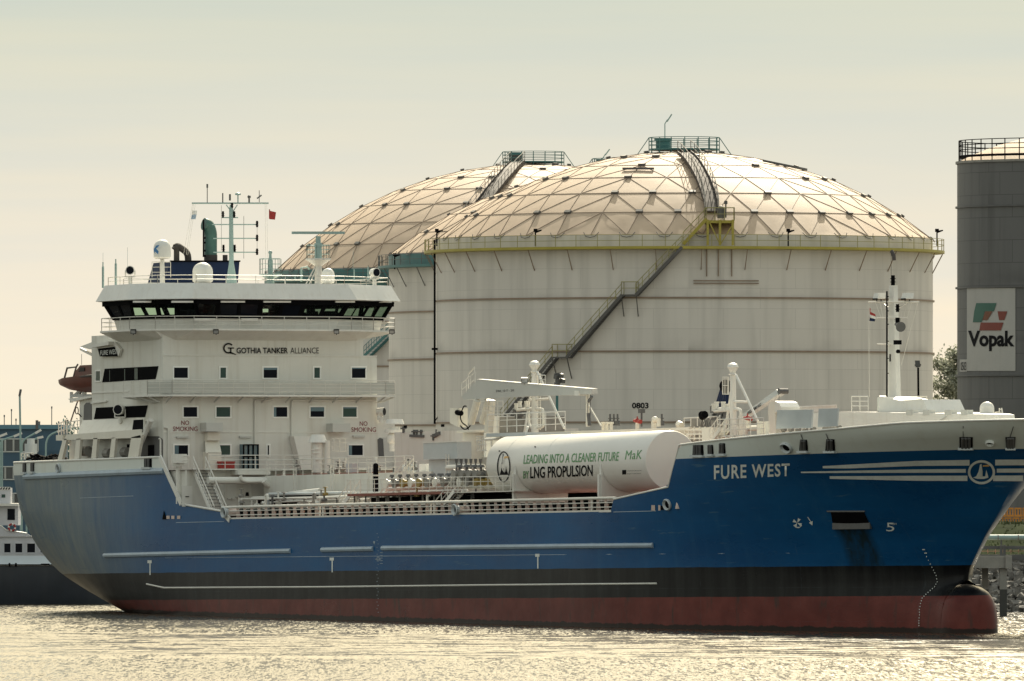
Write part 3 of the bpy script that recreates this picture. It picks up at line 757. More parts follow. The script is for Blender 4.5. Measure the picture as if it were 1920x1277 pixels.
    fwd = math_n(nt, 'GREATER_THAN', X, 34); za = mixc(nt, fwd, (11.70,)*3, wz)
    sr = N(nt, 'ShaderNodeSeparateColor'); nt.links.new(za, sr.inputs[0])
    f3 = math_n(nt, 'MULTIPLY', math_n(nt, 'SUBTRACT', Z, sr.outputs[0]), 60, True)
    wh = mixc(nt, ramp(nt, streak, [(.52, (0,0,0)), (.8, (.3,)*3)]), (.66,.70,.66), (.50,.47,.39))
    c = mixc(nt, f3, c, wh)
    nt.links.new(c, b.inputs['Base Color']); b.inputs['Specular IOR Level'].default_value = .16
    rg = ramp(nt, broad, [(.3, (.24,)*3), (.7, (.40,)*3)]); nt.links.new(rg, b.inputs['Roughness'])
    bp = N(nt, 'ShaderNodeBump'); bp.inputs['Strength'].default_value = .25; bp.inputs['Distance'].default_value = .12
    nt.links.new(nz(.35, .35, 3), bp.inputs['Height']); nt.links.new(bp.outputs[0], b.inputs['Normal'])
    MAT['hull'] = m
hullmat()
def end_aft(z): return max(XT, lut(XA, z))
def us(n): return [.5-.5*math.cos(math.pi*(i/n)) for i in range(n+1)]
m = MB()
def patch_grid(U, V, fx, fz):
    for sgn in (-1, 1):
        base = len(m.v); nu, nv = len(U), len(V)
        for v_ in V:
            for u_ in U:
                x, z = fx(u_, v_), None
                z = fz(u_, v_, x)
                for _ in range(6): x = fx2(u_, z); z = fz(u_, v_, x)
                m.v.append(Vector((x, sgn*halfb(x, z), z)))
        m.f += [(base+j*nu+i, base+j*nu+i+1, base+(j+1)*nu+i+1, base+(j+1)*nu+i) for j in range(nv-1) for i in range(nu-1)]
U = us(90); V = [-2.2+i*(7.88+2.2)/24 for i in range(25)]
def fx2(u, z): return end_aft(z)+u*(stemx(z)-end_aft(z))
patch_grid(U, V, lambda u, v: fx2(u, v), lambda u, v, x: v)
def band(x0, x1, n, sharp):        # upper hull between two stations, hugging the profile breaks
    global fx2
    xs_ = sorted(set([x0+(x1-x0)*i/n for i in range(n+1)] + [a for a in sharp if x0 < a < x1]))
    fr = [(x-x0)/(x1-x0) for x in xs_]
    def f(u, z):
        a = max(x0, end_aft(z)) if x0 < -70 else x0; b = stemx(z) if x1 > 70 else x1
        return a+u*(b-a)
    fx2 = f
    patch_grid(fr, [i/10 for i in range(11)], lambda u, v: f(u, 7.88+v*4), lambda u, v, x: 7.88+v*(max(ztop(x), 7.881)-7.88))
XEND = 72.2
band(-71.6, -32.51, 40, [-44.46,-40.78,-33.88]); band(28.3, 72.2, 70, [28.81,36.38,38.6,41,45.31])
# transom
zs = [0.5+i*.5 for i in range(25)]; base = len(m.v); zs = [z for z in zs if lut(XA, z) < XT]+[12.72]
for z in zs: h = halfb(XT, z); m.v += [Vector((XT, -h, z)), Vector((XT, h, z))]
m.f += [(base+2*i, base+2*i+1, base+2*i+3, base+2*i+2) for i in range(len(zs)-1)]
# bulb
NB = 26; base = len(m.v)
for i in range(NB+1):
    t = i/NB; x = 50+(62.05-50)*(1-(1-t)**1.6); e = max(0, (x-60.1)/1.96)
    sc = math.sqrt(max(0, 1-e*e)) if e > 0 else 1
    top = 2.55-.08*max(0, x-60); zc = -1.5; rh = (top-zc); rw = 2.1 if x >= 59.7 else 2.04
    for k in range(25):
        a = 2*math.pi*k/25; ze = math.copysign(abs(math.sin(a))**.6, math.sin(a)); yy = math.copysign((max(0, 1-ze**4))**.5, math.cos(a))*rw*sc**.8; zz = zc+ze*rh*sc**.14
        m.v.append(Vector((x, yy, zz)))
m.f += [(base+i*25+k, base+i*25+(k+1) % 25, base+(i+1)*25+(k+1) % 25, base+(i+1)*25+k) for i in range(NB) for k in range(25)]
m.f.append(tuple(base+NB*25+k for k in range(25)))
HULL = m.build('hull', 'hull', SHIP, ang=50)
# decks
def deck(name, z, x0, x1, mat, inset=.06):
    n = 40; xs_ = [x0+(x1-x0)*i/n for i in range(n+1)]
    mm = MB(); mm.v = [Vector((x, -max(halfb(x, z)-inset, .02), z)) for x in xs_]+[Vector((x, max(halfb(x, z)-inset, .02), z)) for x in xs_]
    mm.f = [(i, i+1, n+2+i, n+1+i) for i in range(n)]; return mm.build(name, mat, SHIP, smooth=False)
deck('main_deck', 7.80, -45, 42, 'deck_red'); deck('poop_deck', 11.75, -71.4, -39.5, 'deck_red'); deck('forecastle_deck', 11.6, 39.5, 71.0, 'deck_red')
def hs(x, z, off=0.0): return Vector((x, -halfb(x, z)-off, z))
m = MB(); m.tube([hs(x, ztop(x)) for x in [-71.5+i*(71.5-44.5)/24 for i in range(25)]]+[hs(-40.8, 9.12), hs(-33.9, 8.52), hs(-32.5, 7.9)], .09)
m.tube([hs(28.8,8.75), hs(36.4,9.54), hs(38.6,12.48)]+[hs(x, ztop(x)) for x in [38.8+i*(71.9-38.8)/50 for i in range(51)]], .07)
m.build('cap_rail', 'white', HULL)
m = MB()
for a, b, p, q in (((300,857),(340,945),-.02,.3),((415,958),(431,975),-.02,.3)): m.bar(S(*a, y=-10.78), S(*b, y=-10.78), .12, .42)
m.build('bulwark_edge', 'white', HULL, smooth=False)
def hb(u0, v0, u1, v1, r, mat='hullbar', n=16, z=None):
    m = MB(); A, B = hull_hit(u0, v0, 0), hull_hit(u1, v1, 0)
    pts = [hs(A.x+(B.x-A.x)*i/n, A.z+(B.z-A.z)*i/n, -.02) for i in range(n+1)]
    return m.tube(pts, r, 8).build('rubbing_bar', mat, HULL)
paint('hullbar', (.32,.40,.47), .3, .15, 1)
hb(47,894,308,883,.26); hb(196,1041.5,545,1033,.2); hb(604,1031,700,1029,.2); hb(717,1028,1225,1022.5,.2)
m = MB(); A = [hull_hit(u, v, 0) for u, v in ((275,1095),(308,1102),(600,1100.5),(900,1097),(1232,1094))]; pts = []
for a, b in zip(A, A[1:]):
    for i in range(8): p = a.lerp(b, i/8); pts.append(hs(p.x, p.z, 0))
m.tube(pts+[A[-1]], .07, 6).build('bilge_strake', 'rail', HULL)
m = MB()
for a, b in (((310,1046),(1480,1037)), ((330,980),(420,978)), ((150,934),(250,930)), ((1230,958),(1150,960))):
    p, q = hull_hit(*a, 0), hull_hit(*b, 0); pts = [hs(p.x+(q.x-p.x)*i/14, p.z+(q.z-p.z)*i/14, -.015) for i in range(15)]; m.tube(pts, .03, 5)
m.build('weld_seam', 'hullbar', HULL)
m = MB()
for u, v in ((281,1052),(622.5,1047),(1008,1040)):
    ribbon(m, [(u-4,v-1.5),(u+4,v-1.5)], [(u-4,v+4),(u+4,v+4)], hull_hit); ribbon(m, [(u-.3,v+4),(u+2,v+4)], [(u-.3,v+26),(u+2,v+26)], hull_hit)
m.build('tug_mark', 'letter_white', HULL, smooth=False)
lettering('name_lettering', 'FURE WEST', (1339,899,1481,892.5,27,24), hull_hit, 'letter_white', HULL, bold=.022, cuts=1, spacing=1.15)
# bow stripes and round emblem
def z4(L): return [(1400+x/6, 700+y/6) for x, y in L]
E_ = (1840.5, 884.5)
def stripe(t0, b0, tip, upto, after):
    m = MB(); n = 16
    for (ua, ub) in (upto, after):
        U_ = [ua+(ub-ua)*i/n for i in range(n+1)]
        ribbon(m, [(u, lut(t0, u)) for u in U_], [(u, lut(b0, u)) for u in U_], lambda u, v: hull_hit(u, v, .03))
    return m.build('bow_stripe', 'letter_white', HULL, smooth=False)
stripe([(1543,873.5),(1720,863.5),(1830,861.5),(1960,861)], [(1546,877.5),(1590,878),(1720,873),(1960,871.5)], 0, (1543,1818), (1866,1926))
stripe([(1502,884),(1720,879.5),(1960,877.5)], [(1507,886.5),(1720,886),(1960,885.5)], 0, (1502,1811), (1869,1924))
stripe([(1556,892.5),(1720,891.5),(1960,891)], [(1561,897.5),(1720,901),(1960,902)], 0, (1556,1814), (1862,1918))
em = empty('emblem', parent=HULL)
m = MB(); ring_px(m, E_[0], E_[1], 25.5, 22.8, 4.6, lambda u, v: hull_hit(u, v, .05)); m.build('emblem_ring', 'letter_white', em, smooth=False)
def z3(L): return [(1480+x*.3446, 780+y*.3446) for x, y in L]
m = MB(); hh = lambda u, v: hull_hit(u, v, .05)
patch(m, z3([(1000,333),(1018,325),(1030,300),(1038,262),(1046,258),(1052,300),(1052,326),(1066,326),(1072,290),(1082,322),(1084,333),(1060,340),(1025,340)]), hh); m.build('emblem_tower', 'letter_white', em, smooth=False)
m = MB(); patch(m, z3([(1054,266),(1092,260),(1088,272),(1052,273)]), hh); m.build('emblem_flame', 'logo_amber', em, smooth=False)
# anchor pocket, marks, fairleads
m = MB(); hp = lambda u, v: hull_hit(u, v, .04)
qgrid(m, [(1558,959),(1620,959),(1634,988),(1563,989)], hp, 12, 4); m.build('anchor_pocket', 'black', HULL, smooth=False)
m = MB(); m.bar(hull_hit(1563,986,.05), hull_hit(1633,985,.05), .22, .45).bar(hull_hit(1551,958.5,.02), hull_hit(1622,958.5,.02), .1, .1); m.build('pocket_sill', 'darkgrey', HULL)
m = MB()
for a in range(4):
    an = a*math.pi/2+.5; u0, v0 = 1495, 980
    patch(m, [(u0, v0), (u0+9*math.cos(an-.35), v0+9*math.sin(an-.35)), (u0+9*math.cos(an+.35), v0+9*math.sin(an+.35))], hull_hit)
ribbon(m, [(1488,985),(1493,989.5),(1499,990),(1504,985)], [(1489,983.5),(1494,987.5),(1499,988),(1503,984)], hull_hit)
m.build('thruster_mark', 'letter_white', HULL, smooth=False)
m = MB(); ribbon(m, [(1514,969.5),(1521,980)], [(1515.3,969),(1522.3,979.5)], hull_hit); patch(m, [(1517,980),(1524,976.5),(1523.5,985)], hull_hit); m.build('arrow_mark', 'letter_white', HULL, smooth=False)
lettering('mark', '5', (1662,996,1677,996,16,16), hull_hit, 'letter_white', HULL); lettering('mark', 'A5M', (1670,984,1681,984,3.5,3.5), hull_hit, 'letter_white', HULL)
m = MB(); dm = [(1730,1029),(1737,1042),(1744,1056),(1750,1068),(1755,1078),(1757,1090),(1752,1100),(1744,1107),(1736,1114),(1729,1121),(1726,1131),(1724,1142),(1724,1152),(1723,1163),(1723,1172)]
for i, (u, v) in enumerate(dm):
    for k in (0, 1): 
        w_ = 1.6 if i else 5; u2, v2 = (u, v) if not k else ((u+dm[min(i+1,14)][0])/2, (v+dm[min(i+1,14)][1])/2)
        try: patch(m, [(u2, v2), (u2+w_, v2), (u2+w_, v2+1.8), (u2, v2+1.8)], lambda a, b: hull_hit(a, b, .06))
        except Exception: pass
m.build('draught_marks', 'letter_white', HULL, smooth=False)
m = MB()
for i in range(24):
    v = 1000+i*6.4; u = 1042*0+707+ (2 if i % 2 else 0); patch(m, [(u, v), (u+1, v), (u+1, v+1.4), (u, v+1.4)], hull_hit)
ring_px(m, 709.5, 1048, 3, 4.5, .9, hull_hit, 12); ribbon(m, [(704,1048),(715,1048)], [(704,1049),(715,1049)], hull_hit)
for v in (1036,1041,1046,1051,1056): ribbon(m, [(713,v),(718,v)], [(713,v+.8),(718,v+.8)], hull_hit)
patch(m, [(700,1015),(704,1015),(702,1021)], hull_hit); m.build('load_line_mark', 'hullbar', HULL, smooth=False)
def fairlead(u, v, ru, rv, name='fairlead', hit=hull_hit, mat='greypaint'):
    r = empty(name, parent=HULL)
    c = hit(u, v, 0); n = (hit(u, v, 1.0)-c).normalized(); a = Vector((n.y, -n.x, 0)).normalized(); b = n.cross(a)
    sc = 26.0; R1, R2 = ru/sc/max(.3, abs(a.dot(SHIP_I.to_3x3() @ RT))), rv/sc; m = MB(); k = 20; prof = [(1.0,-.05),(1.05,.12),(.9,.2),(.7,.1),(.6,-.03)]
    for s_, h in prof: m.v += [c+a*R1*s_*math.cos(2*math.pi*i/k)+b*R2*s_*math.sin(2*math.pi*i/k)+n*h for i in range(k)]
    m.f = [(j*k+i, j*k+(i+1) % k, (j+1)*k+(i+1) % k, (j+1)*k+i) for j in range(4) for i in range(k)]; m.build('rim', mat, r)
    m = MB(); m.v = [c+a*R1*.65*math.cos(2*math.pi*i/k)+b*R2*.65*math.sin(2*math.pi*i/k)+n*.03 for i in range(k)]; m.f = [tuple(range(k))]; m.build('opening', 'black', r, smooth=False)
fairlead(111,878,4.2,9.5); fairlead(1475,839,9,10.5); fairlead(1856,829.5,8,6.5, mat='letter_white'); fairlead(1252,946,6.3,10.5)
def chock(us_, v0, v1, sk=0):      # roller fairlead: black frame, upright rollers, pale sill
    r = empty('roller_fairlead', parent=HULL); u0, u1 = us_
    m = MB(); qgrid(m, [(u0+sk, v0), (u1-sk*.2, v0), (u1+sk, v1), (u0-sk*.3, v1)], lambda u, v: hull_hit(u, v, .03)); m.build('opening', 'black', r, smooth=False)
    m = MB(); k = 2 if u1-u0 < 18 else 3
    for i in range(k):
        u = u0+(u1-u0)*(i+1)/(k+1); m.cyl(hull_hit(u+sk*.3, v0+1, .08), hull_hit(u+sk*.4, v1-2, .08), .11, n=8)
    m.build('roller', 'darkgrey', r)
    m = MB().bar(hull_hit(u0-1, v1, .1), hull_hit(u1+sk+1, v1, .1), .3, .16); m.build('sill', 'greypaint', r, smooth=False)
chock((44.5,49.5),868,887); chock((59,64.5),867,886); chock((270.5,285),859,878)
chock((1299,1319),834,855,1); chock((1327,1337.5),834,853,1); chock((1348,1360),831,852,1); chock((1499,1514),824,846,1.5); chock((1548,1565),823,846,1.5)
chock((1799,1824),819,840,0); chock((1886,1904),819,840,-1)
m = MB()
for u, v0, v1, du in ((1502,811,823,3), (1549,810,823,4), (1806,796,819,0), (1900,797,819,-6)): m.cyl(hull_hit(u, v0+3, .02), hull_hit(u+du, v1, .02), .03, n=5)
m.build('frame_seam', 'darkgrey', HULL)
m = MB()      # small fittings on the plating: lights and vents
for u, v, w_, h in ((1222,952,7,10),(1235,952,4,10),(313,970,6,6),(322,970,6,6),(333,970,6,6)): patch(m, [(u,v-h/2),(u+w_,v-h/2),(u+w_,v+h/2),(u,v+h/2)], hp)
m.build('hull_light', 'stay_pink', HULL, smooth=False)
m = MB(); patch(m, [(1240,948),(1245,948),(1245,956),(1240,956)], hp); patch(m, [(305,974),(308,957),(312,968),(313,974)], hp); m.build('hull_vent', 'black', HULL, smooth=False)
m = MB(); c0 = hull_hit(1271, 954, 0); m.cyl(c0, c0+UP*.85, .2, .03, 10); m.build('hull_cowl', 'stay_pink', HULL)
# ------------------------------------------------------------------ superstructure
XF = -46.4
def hf(off=.03): return lambda u, v: S(u, v, x=XF+off)
HOUSE = empty('superstructure', parent=SHIP)
m = MB().box((-59.1,-9.5,11.7),(XF,9.15,20.72)).box((-59.1,-9.5,20.72),(XF-.05,8.0,22.5)).box((-62.6,-8.9,11.7),(-59.1,8,17.6))
m.box((-54,-9,11.7),(XF+.35,10.7,15.72)) if False else m.box((-54,9.15,11.7),(XF,10.7,15.72))
m.build('house_wall', 'house', HOUSE, smooth=False)
m = MB()
m.box((XF,-9.5,14.72),(XF+.05,9.15,14.79)).box((XF,-9.5,20.68),(XF+.06,9.15,20.76)); m.box((-59.1,-9.56,17.98),(-52.5,-9.5,18.08))
m.build('ledge', 'white', HOUSE, smooth=False)
def window(u0, v0, u1, v1, mat, pl=None, fr=.09, name='window', slant=0):
    """recessed pane in a proud frame, on the front wall unless a plane is given"""
    f = pl or (lambda u, v, o=0.0: S(u, v, x=XF+o))
    P4 = [f(u0+slant, v0), f(u1, v0), f(u1-slant, v1), f(u0, v1)] if slant else [f(u0, v0), f(u1, v0), f(u1, v1), f(u0, v1)]
    n = f(u0, v0, .06)-f(u0, v0, 0)
    m = MB(); fr *= 1.3; c = sum(P4, Vector())/4
    for i in range(4):
        a, b = P4[i], P4[(i+1) % 4]; d = (b-a).normalized(); m.bar(a-d*fr/2+n*.4, b+d*fr/2+n*.4, fr, .09, up=n)
    w_ = m.build(name, 'framewhite', HOUSE, smooth=False)
    MB().quad(*[p+n*.25 for p in P4]).build('pane', mat, w_, smooth=False, fix=False)
    return w_
for u0, u1, g in ((325,353.5,'glass_dark'),(412,425,'glass_green'),(493,521,'glass_dark'),(588,601,'glass_green'),(658.5,686.5,'glass_dark')): window(u0, 688, u1, 710, g)
for u0, u1, g in ((343,371,'glass_dark'),(404.5,433,'glass_green'),(512,540,'glass_dark'),(581,609,'glass_dark'),(642,670,'glass_green')): window(u0, 762, u1, 783, g)
for u0, u1, g in ((326,354,'glass_dark'),(410,433,'glass_green'),(500.5,506,'glass_dark'),(652.5,681.5,'glass_dark')): window(u0, 833.5, u1, 855, g)
m = MB()
for u0, u1, v0, v1 in ((494,520,689,693.5),(582,608,763,771),(644,669,763,766),(659,686,689,691.5),(327,335,834.5,854),(513,518,763,782.5),(653,660,834.5,854)):
    m = MB().quad(hf(.05)(u0,v0), hf(.05)(u1,v0), hf(.05)(u1,v1), hf(.05)(u0,v1)); m.build('window_blind', 'glass_blue', HOUSE, smooth=False, fix=False)
def hside(u, v, o=0.0): return S(u, v, y=-9.5-o)
def sidewin(px, mat='black'):
    MB().quad(*[hside(u, v, .03) for u, v in px]).build('side_window', mat, HOUSE, smooth=False, fix=False)
sidewin([(196,691.5),(297,686.5),(291.5,711),(191.5,717)]); sidewin([(180,761.5+3),(277,760),(272,782),(176,786)])
window(179.5,695,188.5,715,'glass_green', hside, .07)
m = MB()
for u0, v0, u1, v1 in ((252,690.5,258,712),(233,692,234.5,713),(205,694,206,715)): m.quad(hside(u0,v0,.05), hside(u1,v0,.05), hside(u1,v1,.05), hside(u0,v1,.05))
m.build('curtain', 'glass_green', HOUSE, smooth=False, fix=False)
lettering('company_lettering', 'GOTHIA TANKER', (443.5,662.8,540,662.8,11,11), hf(), 'letter', HOUSE, bold=.02)
lettering('company_lettering', 'ALLIANCE', (544.5,662.8,598,662.8,11,11), hf(), 'letter', HOUSE, bold=-.004)
m = MB()
arc = [(math.radians(a)) for a in range(-50, 165+115, 15)]
cu, cv = 428.5, 653
ribbon(m, [(cu+10*math.cos(a)*-1*-1, cv-10*math.sin(a)*1.0) for a in [math.radians(40+i*12) for i in range(23)]],
          [(cu+7.2*math.cos(a), cv-7.2*math.sin(a)) for a in [math.radians(40+i*12) for i in range(23)]], hf())
patch(m, [(427,651.5),(439,651.5),(439,653.7),(427,653.7)], hf()); patch(m, [(431.5,653),(434,653),(434,663),(431.5,663)], hf()); patch(m, [(427,662),(432,659.5),(436,661),(443,664.5),(443,666.3),(435,663.5),(431,662.5)], hf())
m.build('company_emblem', 'letter', HOUSE, smooth=False)
for u0, v0 in ((324.5, 0), (659, 1.5)):
    lettering('warning_lettering', 'NO', (u0+15.5,797+v0,u0+30,797+v0,8.5,8.5), hf(), 'letter_red', HOUSE)
    lettering('warning_lettering', 'SMOKING', (u0,808.5+v0,u0+46,808.5+v0,8.8,8.8), hf(), 'letter_red', HOUSE)
# balcony round the front
BAL = empty('balcony', parent=HOUSE)
bp_ = [Vector(p) for p in ((-51.2,-10.6,17.62),(-46.9,-10.6,17.62),(-45.2,-9.3,17.62),(-45.2,9.3,17.62),(-45.6,10.3,17.62))]
m = MB().prism([(-51.2,-9.45,17.5),(-51.2,-10.7,17.5),(-46.8,-10.7,17.5),(-45.1,-9.3,17.5),(-45.1,9.4,17.5),(-45.7,10.4,17.5),(-46.4,10.4,17.5),(-46.45,-9.4,17.5)], (0,0,.14))
m.build('balcony_floor', 'white', BAL, smooth=False)
m = MB()
for a, b in zip(bp_, bp_[1:]):
    k = max(1, round((b-a).length/2))
    for i in range(k+1): p = a.lerp(b, i/k); q = Vector((XF-.2, max(-9.4, min(9.1, p.y)), 16.9)); m.bar(p-UP*.08, p.lerp(q, .75), .06, .12)
m.build('bracket', 'shade_panel', BAL, smooth=False)
rails(MB(), bp_, 1.15, 4, 1.35, .025).build('railing', 'rail', BAL, fix=False)
m = MB()
for a, b in zip(bp_[1:], bp_[2:]): m.quad(a+UP*.12, b+UP*.12, b+UP*1.0, a+UP*1.0)
paint('screen', (.50,.505,.46), .6, .05, 1); m.prism([bp_[1]+UP*.1, bp_[1]+UP*.11, bp_[2]+UP*.11], (0,0,.01)).build('wind_screen', 'screen', BAL, smooth=False)
# bridge
OUT = [(-44.5,-7.9),(-46.2,-10.4),(-48.5,-11.5),(-54.2,-11.5),(-56.6,-9),(-56.6,9),(-53.5,11.8),(-47.4,11.8),(-46.0,9.2),(-44.5,6.5)]
def inset(d): return [(x-math.copysign(d, x+50.5), y-math.copysign(d, y)) for x, y in OUT]
def loft(m, rings):
    n = len(rings[0][0]); b = len(m.v)
    for poly, z in rings: m.v += [Vector((x, y, z)) for x, y in poly]
    for j in range(len(rings)-1): m.f += [(b+j*n+i, b+j*n+(i+1) % n, b+(j+1)*n+(i+1) % n, b+(j+1)*n+i) for i in range(n)]
    m.f += [tuple(b+i for i in range(n))[::-1], tuple(b+(len(rings)-1)*n+i for i in range(n))]; return m
BR = empty('bridge', parent=SHIP)
HB = [(-46.42,-8.4),(-46.6,-9.3),(-48.5,-9.5),(-54,-9.5),(-56.5,-9),(-56.5,7.8),(-53.5,7.8),(-47.4,7.8),(-46.6,7.6),(-46.42,6.5)]
loft(MB(), [(HB, 21.9), (inset(.25), 22.62), (inset(.25), 22.75)]).build('bridge_deck', 'white', BR, smooth=False)
wh0, wh1 = inset(1.25), inset(.55)
loft(MB(), [(wh0, 22.75), (inset(1.05), 23.72)]).build('bridge_front_wall', 'white', BR, smooth=False)
RF = loft(MB(), [(inset(.18), 25.02), (OUT, 25.06), (inset(.55), 26.3)]).build('bridge_roof', 'white', BR, smooth=False)
lo_, hi_ = inset(1.05), inset(.45); mull = MB()
WB = empty('window_band', parent=BR)
n = len(OUT)
for i in range(n):
    a0, b0 = Vector((*lo_[i], 23.72)), Vector((*lo_[(i+1) % n], 23.72)); a1, b1 = Vector((*hi_[i], 25.03)), Vector((*hi_[(i+1) % n], 25.03))
    L = (b0-a0).length; k = max(1, round(L/1.75))
    out = Vector((0,0,0)); mid = (a0+b0)/2-Vector((-50.5,0,23.72)); out = Vector((mid.x, mid.y, 0)).normalized()
    for j in range(k+1):
        p, q = a0.lerp(b0, j/k), a1.lerp(b1, j/k); mull.bar(p, q, .30 if j % 2 else .42, .10, up=out)
    mull.bar(a0, b0, .22, .30); mull.bar(a1-UP*.14, b1-UP*.14, .2, .46)
    for j in range(k):
        pn = MB().quad(a0.lerp(b0, j/k), a0.lerp(b0, (j+1)/k), a1.lerp(b1, (j+1)/k), a1.lerp(b1, j/k))
        dark = (i == 9 and j in (2,4,5,7)) or i == 2
        pn.build('bridge_window', 'glass_dark' if dark else 'pane', WB, smooth=False, fix=False)
mull.build('mullion', 'black', WB, smooth=False, fix=False)
m = MB()
m.box((-55,-9,23.70),(-46.5,9,23.76)).box((-56,-9.5,24.98),(-46,9.5,25.0)); m.box((-54.5,-4.5,23.7),(-51,-1,25)); m.box((-54,3.5,23.7),(-51.5,5,25))
rr = random.Random(5)
for i in range(14):
    y = -7+i*1.05; m.cbox((-47.6-rr.random()*.8, y, 23.95), (.7, rr.uniform(.3,.9), rr.uniform(.3,.75)))
for y in (-3.2, 2.4, 4.6): m.cbox((-48.8, y, 24.1), (.5,.5,.7)); m.cbox((-49.0, y, 24.5), (.15,.5,.5))
m.build('bridge_interior', 'black', BR, smooth=False)
m = MB()
for u0, u1 in ((246,279),(318,358),(410,455),(490,541),(625,661),(702,730)):
    A = S(u0,566,x=-45.15 if 300 < u0 < 660 else -47.2); B = S(u1,566,x=-45.15 if 300 < u0 < 660 else -47.2); m.bar(A+Vector((.35,0,0)), B+Vector((.35,0,0)), .14, .14)
for u0, u1 in ((363,403),(452,483)):
    m.bar(S(u0,599.5,x=-45.1), S(u1,599.5,x=-45.1), .12, .22)
m.build('window_washer_rail', 'white', BR, smooth=False)
dk = [Vector((x, y, 22.75)) for x, y in inset(.35)]
rails(MB(), dk, .98, 3, 1.9, .03, True).build('railing', 'rail', BR, fix=False)
m = MB()
for i in range(40):
    y = -7.2+i*.36*1.0
    if y < 6.2: m.bar((-44.9,y,22.68), (-45.6,y,22.45), .05, .08) if i % 4 == 0 else None
m.build('deck_bracket', 'shade_panel', BR, smooth=False)
def flood(p, d, s, parent, mat='black'):
    r = empty('floodlight', parent=parent); p = Vector(p); d = Vector(d).normalized()
    m = MB().bar(p, p+d*s*.45, s, s*.8); m.bar(p-UP*s*.7, p, .05); m.build('lamp_housing', mat, r, smooth=False)
    MB().bar(p+d*s*.46, p+d*s*.48, s*.8, s*.6).build('lens', 'lampglass', r, smooth=False)
for u, x in ((250,-48.3),(405,-44.7),(631,-44.7),(735,-47.2)): flood(S(u, 621, x=x), (1,-.6,-.4), .42, BR)
# bridge roof rail
tp = [Vector((x, y, 26.3)) for x, y in inset(.75)]
rails(MB(), tp, .62, 2, 2.4, .028, True).build('roof_railing', 'rail', BR, fix=False)
# name board on the bridge wing
NB_ = empty('name_board', parent=BR)
def nbp(u, v, o=0): return S(u, v, y=-9.75-o)
m = MB().prism([nbp(180,647), nbp(214,641), nbp(226,655), nbp(222,668), nbp(187,668)], (0,.2,0)); m.prism([nbp(176,648), nbp(213,640.5), nbp(213,647), nbp(180,652)], (0,-.45,0)); m.build('board_frame', 'white', NB_, smooth=False)
m = MB().quad(nbp(183,654,.03), nbp(215,650,.03), nbp(221,668,.03), nbp(187,668.5,.03)); m.build('board_face', 'black', NB_, smooth=False)
lettering('board_lettering', 'FURE WEST', (188,666.5,221,663.5,9,9), lambda u, v: nbp(u, v, .06), 'letter_white', NB_)
m = MB().prism([S(150,650,y=-9.2), S(176,640,y=-9.2), S(214,634,y=-9.2), S(214,641,y=-9.2), S(168,655,y=-9.2)], (0,1.5,0)).bar(S(151,654,y=-8.8), S(178,668,y=-8.8), .14, .2)
m.build('wing_bracket', 'white', BR, smooth=False)
# ---- things on the bridge roof
ZR = 26.3
def pt(u, v, X): return S(u, v, x=X)
def lamp_stack(m, p, h, r=.1): m.cyl(p, p+UP*h, r, n=8).cyl(p+UP*h*.3, p+UP*h*.36, r*1.5, n=8).cyl(p+UP*h*.64, p+UP*h*.7, r*1.5, n=8)
FU = empty('funnel', parent=SHIP); X = -57.5
a, b, c_, d = pt(308,530,X), pt(319,491,X), pt(449,491,X), pt(446,530,X)
MB().prism([a, b, c_, d], (-3,0,0)).build('casing', 'navy', FU, smooth=False)
MB().bar(b+UP*.05+Vector((.05,0,0)), c_+UP*.05+Vector((.05,0,0)), .25, .12).build('casing_rim', 'black', FU, smooth=False)
m = MB().tube([pt(331,492,X-1), pt(331,468,X-1), pt(326,462,X-1)], .24).tube([pt(328,464,X-1), pt(333,461,X-1), pt(352,474,X-1), pt(353,492,X-1)], .27, 10, .6).build('exhaust_pipe', 'exhaust', FU)
m = MB().tube([pt(395,492,X-1.5), pt(395,435,X-1.5), pt(390,422,X-1.5), pt(382,420,X-1.5)], .5, 14, .6).build('exhaust_pipe', 'exhaust_green', FU)
m = MB().cyl(pt(395,492,X-1.5), pt(395,478,X-1.5), .53, n=14).build('pipe_collar', 'exhaust', FU); m = MB().cyl(pt(422,478,X-1), pt(422,492,X-1), .2).build('exhaust_pipe', 'exhaust', FU)
m = MB()
for v in (446, 455, 470, 480): m.bar(pt(381,v,X-1.2), pt(385,v,X-1.2), .15)
m.bar(pt(381.5,412,X-1.2), pt(381.5,482,X-1.2), .1).build('pipe_clamp', 'black', FU, smooth=False)
def radome(c, r, h, name, parent=SHIP):
    g = empty(name, parent=parent)
    MB().lathe([(r*.8,-h*.5),(r,-h*.42),(r,h*.05)]+[(r*math.cos(t), h*.05+(h*.45)*math.sin(t)) for t in [i*math.pi/2/7 for i in range(1,8)]]+[(.001,h*.5)], c, 20).build('radome', 'white', g); return g
c0 = pt(304,467,-50.5); g = radome(c0, .68, 1.5, 'satellite_dome'); m = MB().cyl((c0.x,c0.y,ZR), (c0.x,c0.y,c0.z-.72), .2, .16).build('pedestal', 'white', g)
m = MB()
d2 = lambda u, v: S(u, v, x=0) if False else c0+Vector((.0,0,0))+(S(u,v,x=c0.x+.0)-c0)+Vector((.66,-.36,0))*.93
for pts in ([(289.5,467),(293,461),(299.5,459.5),(297,464),(293,467)], [(289,466),(291,472),(297,477.5),(298,472),(294,467)], [(288.5,466),(289,473),(292,477),(290.5,470)]): m.quad(*[d2(u, v)+(S(u,v,x=c0.x)-S(304,v,x=c0.x))*-.0 for u, v in pts])
paint('logo_blue', (.05,.17,.36), .4, .05, 1); m.build('dome_mark', 'logo_blue', g, smooth=False)
m = MB(); rails(m, [pt(285,520,-51), pt(300,520,-51), pt(320,520,-51)], 1.2, 3, .7, .025); m.build('platform_railing', 'rail', g, fix=False)
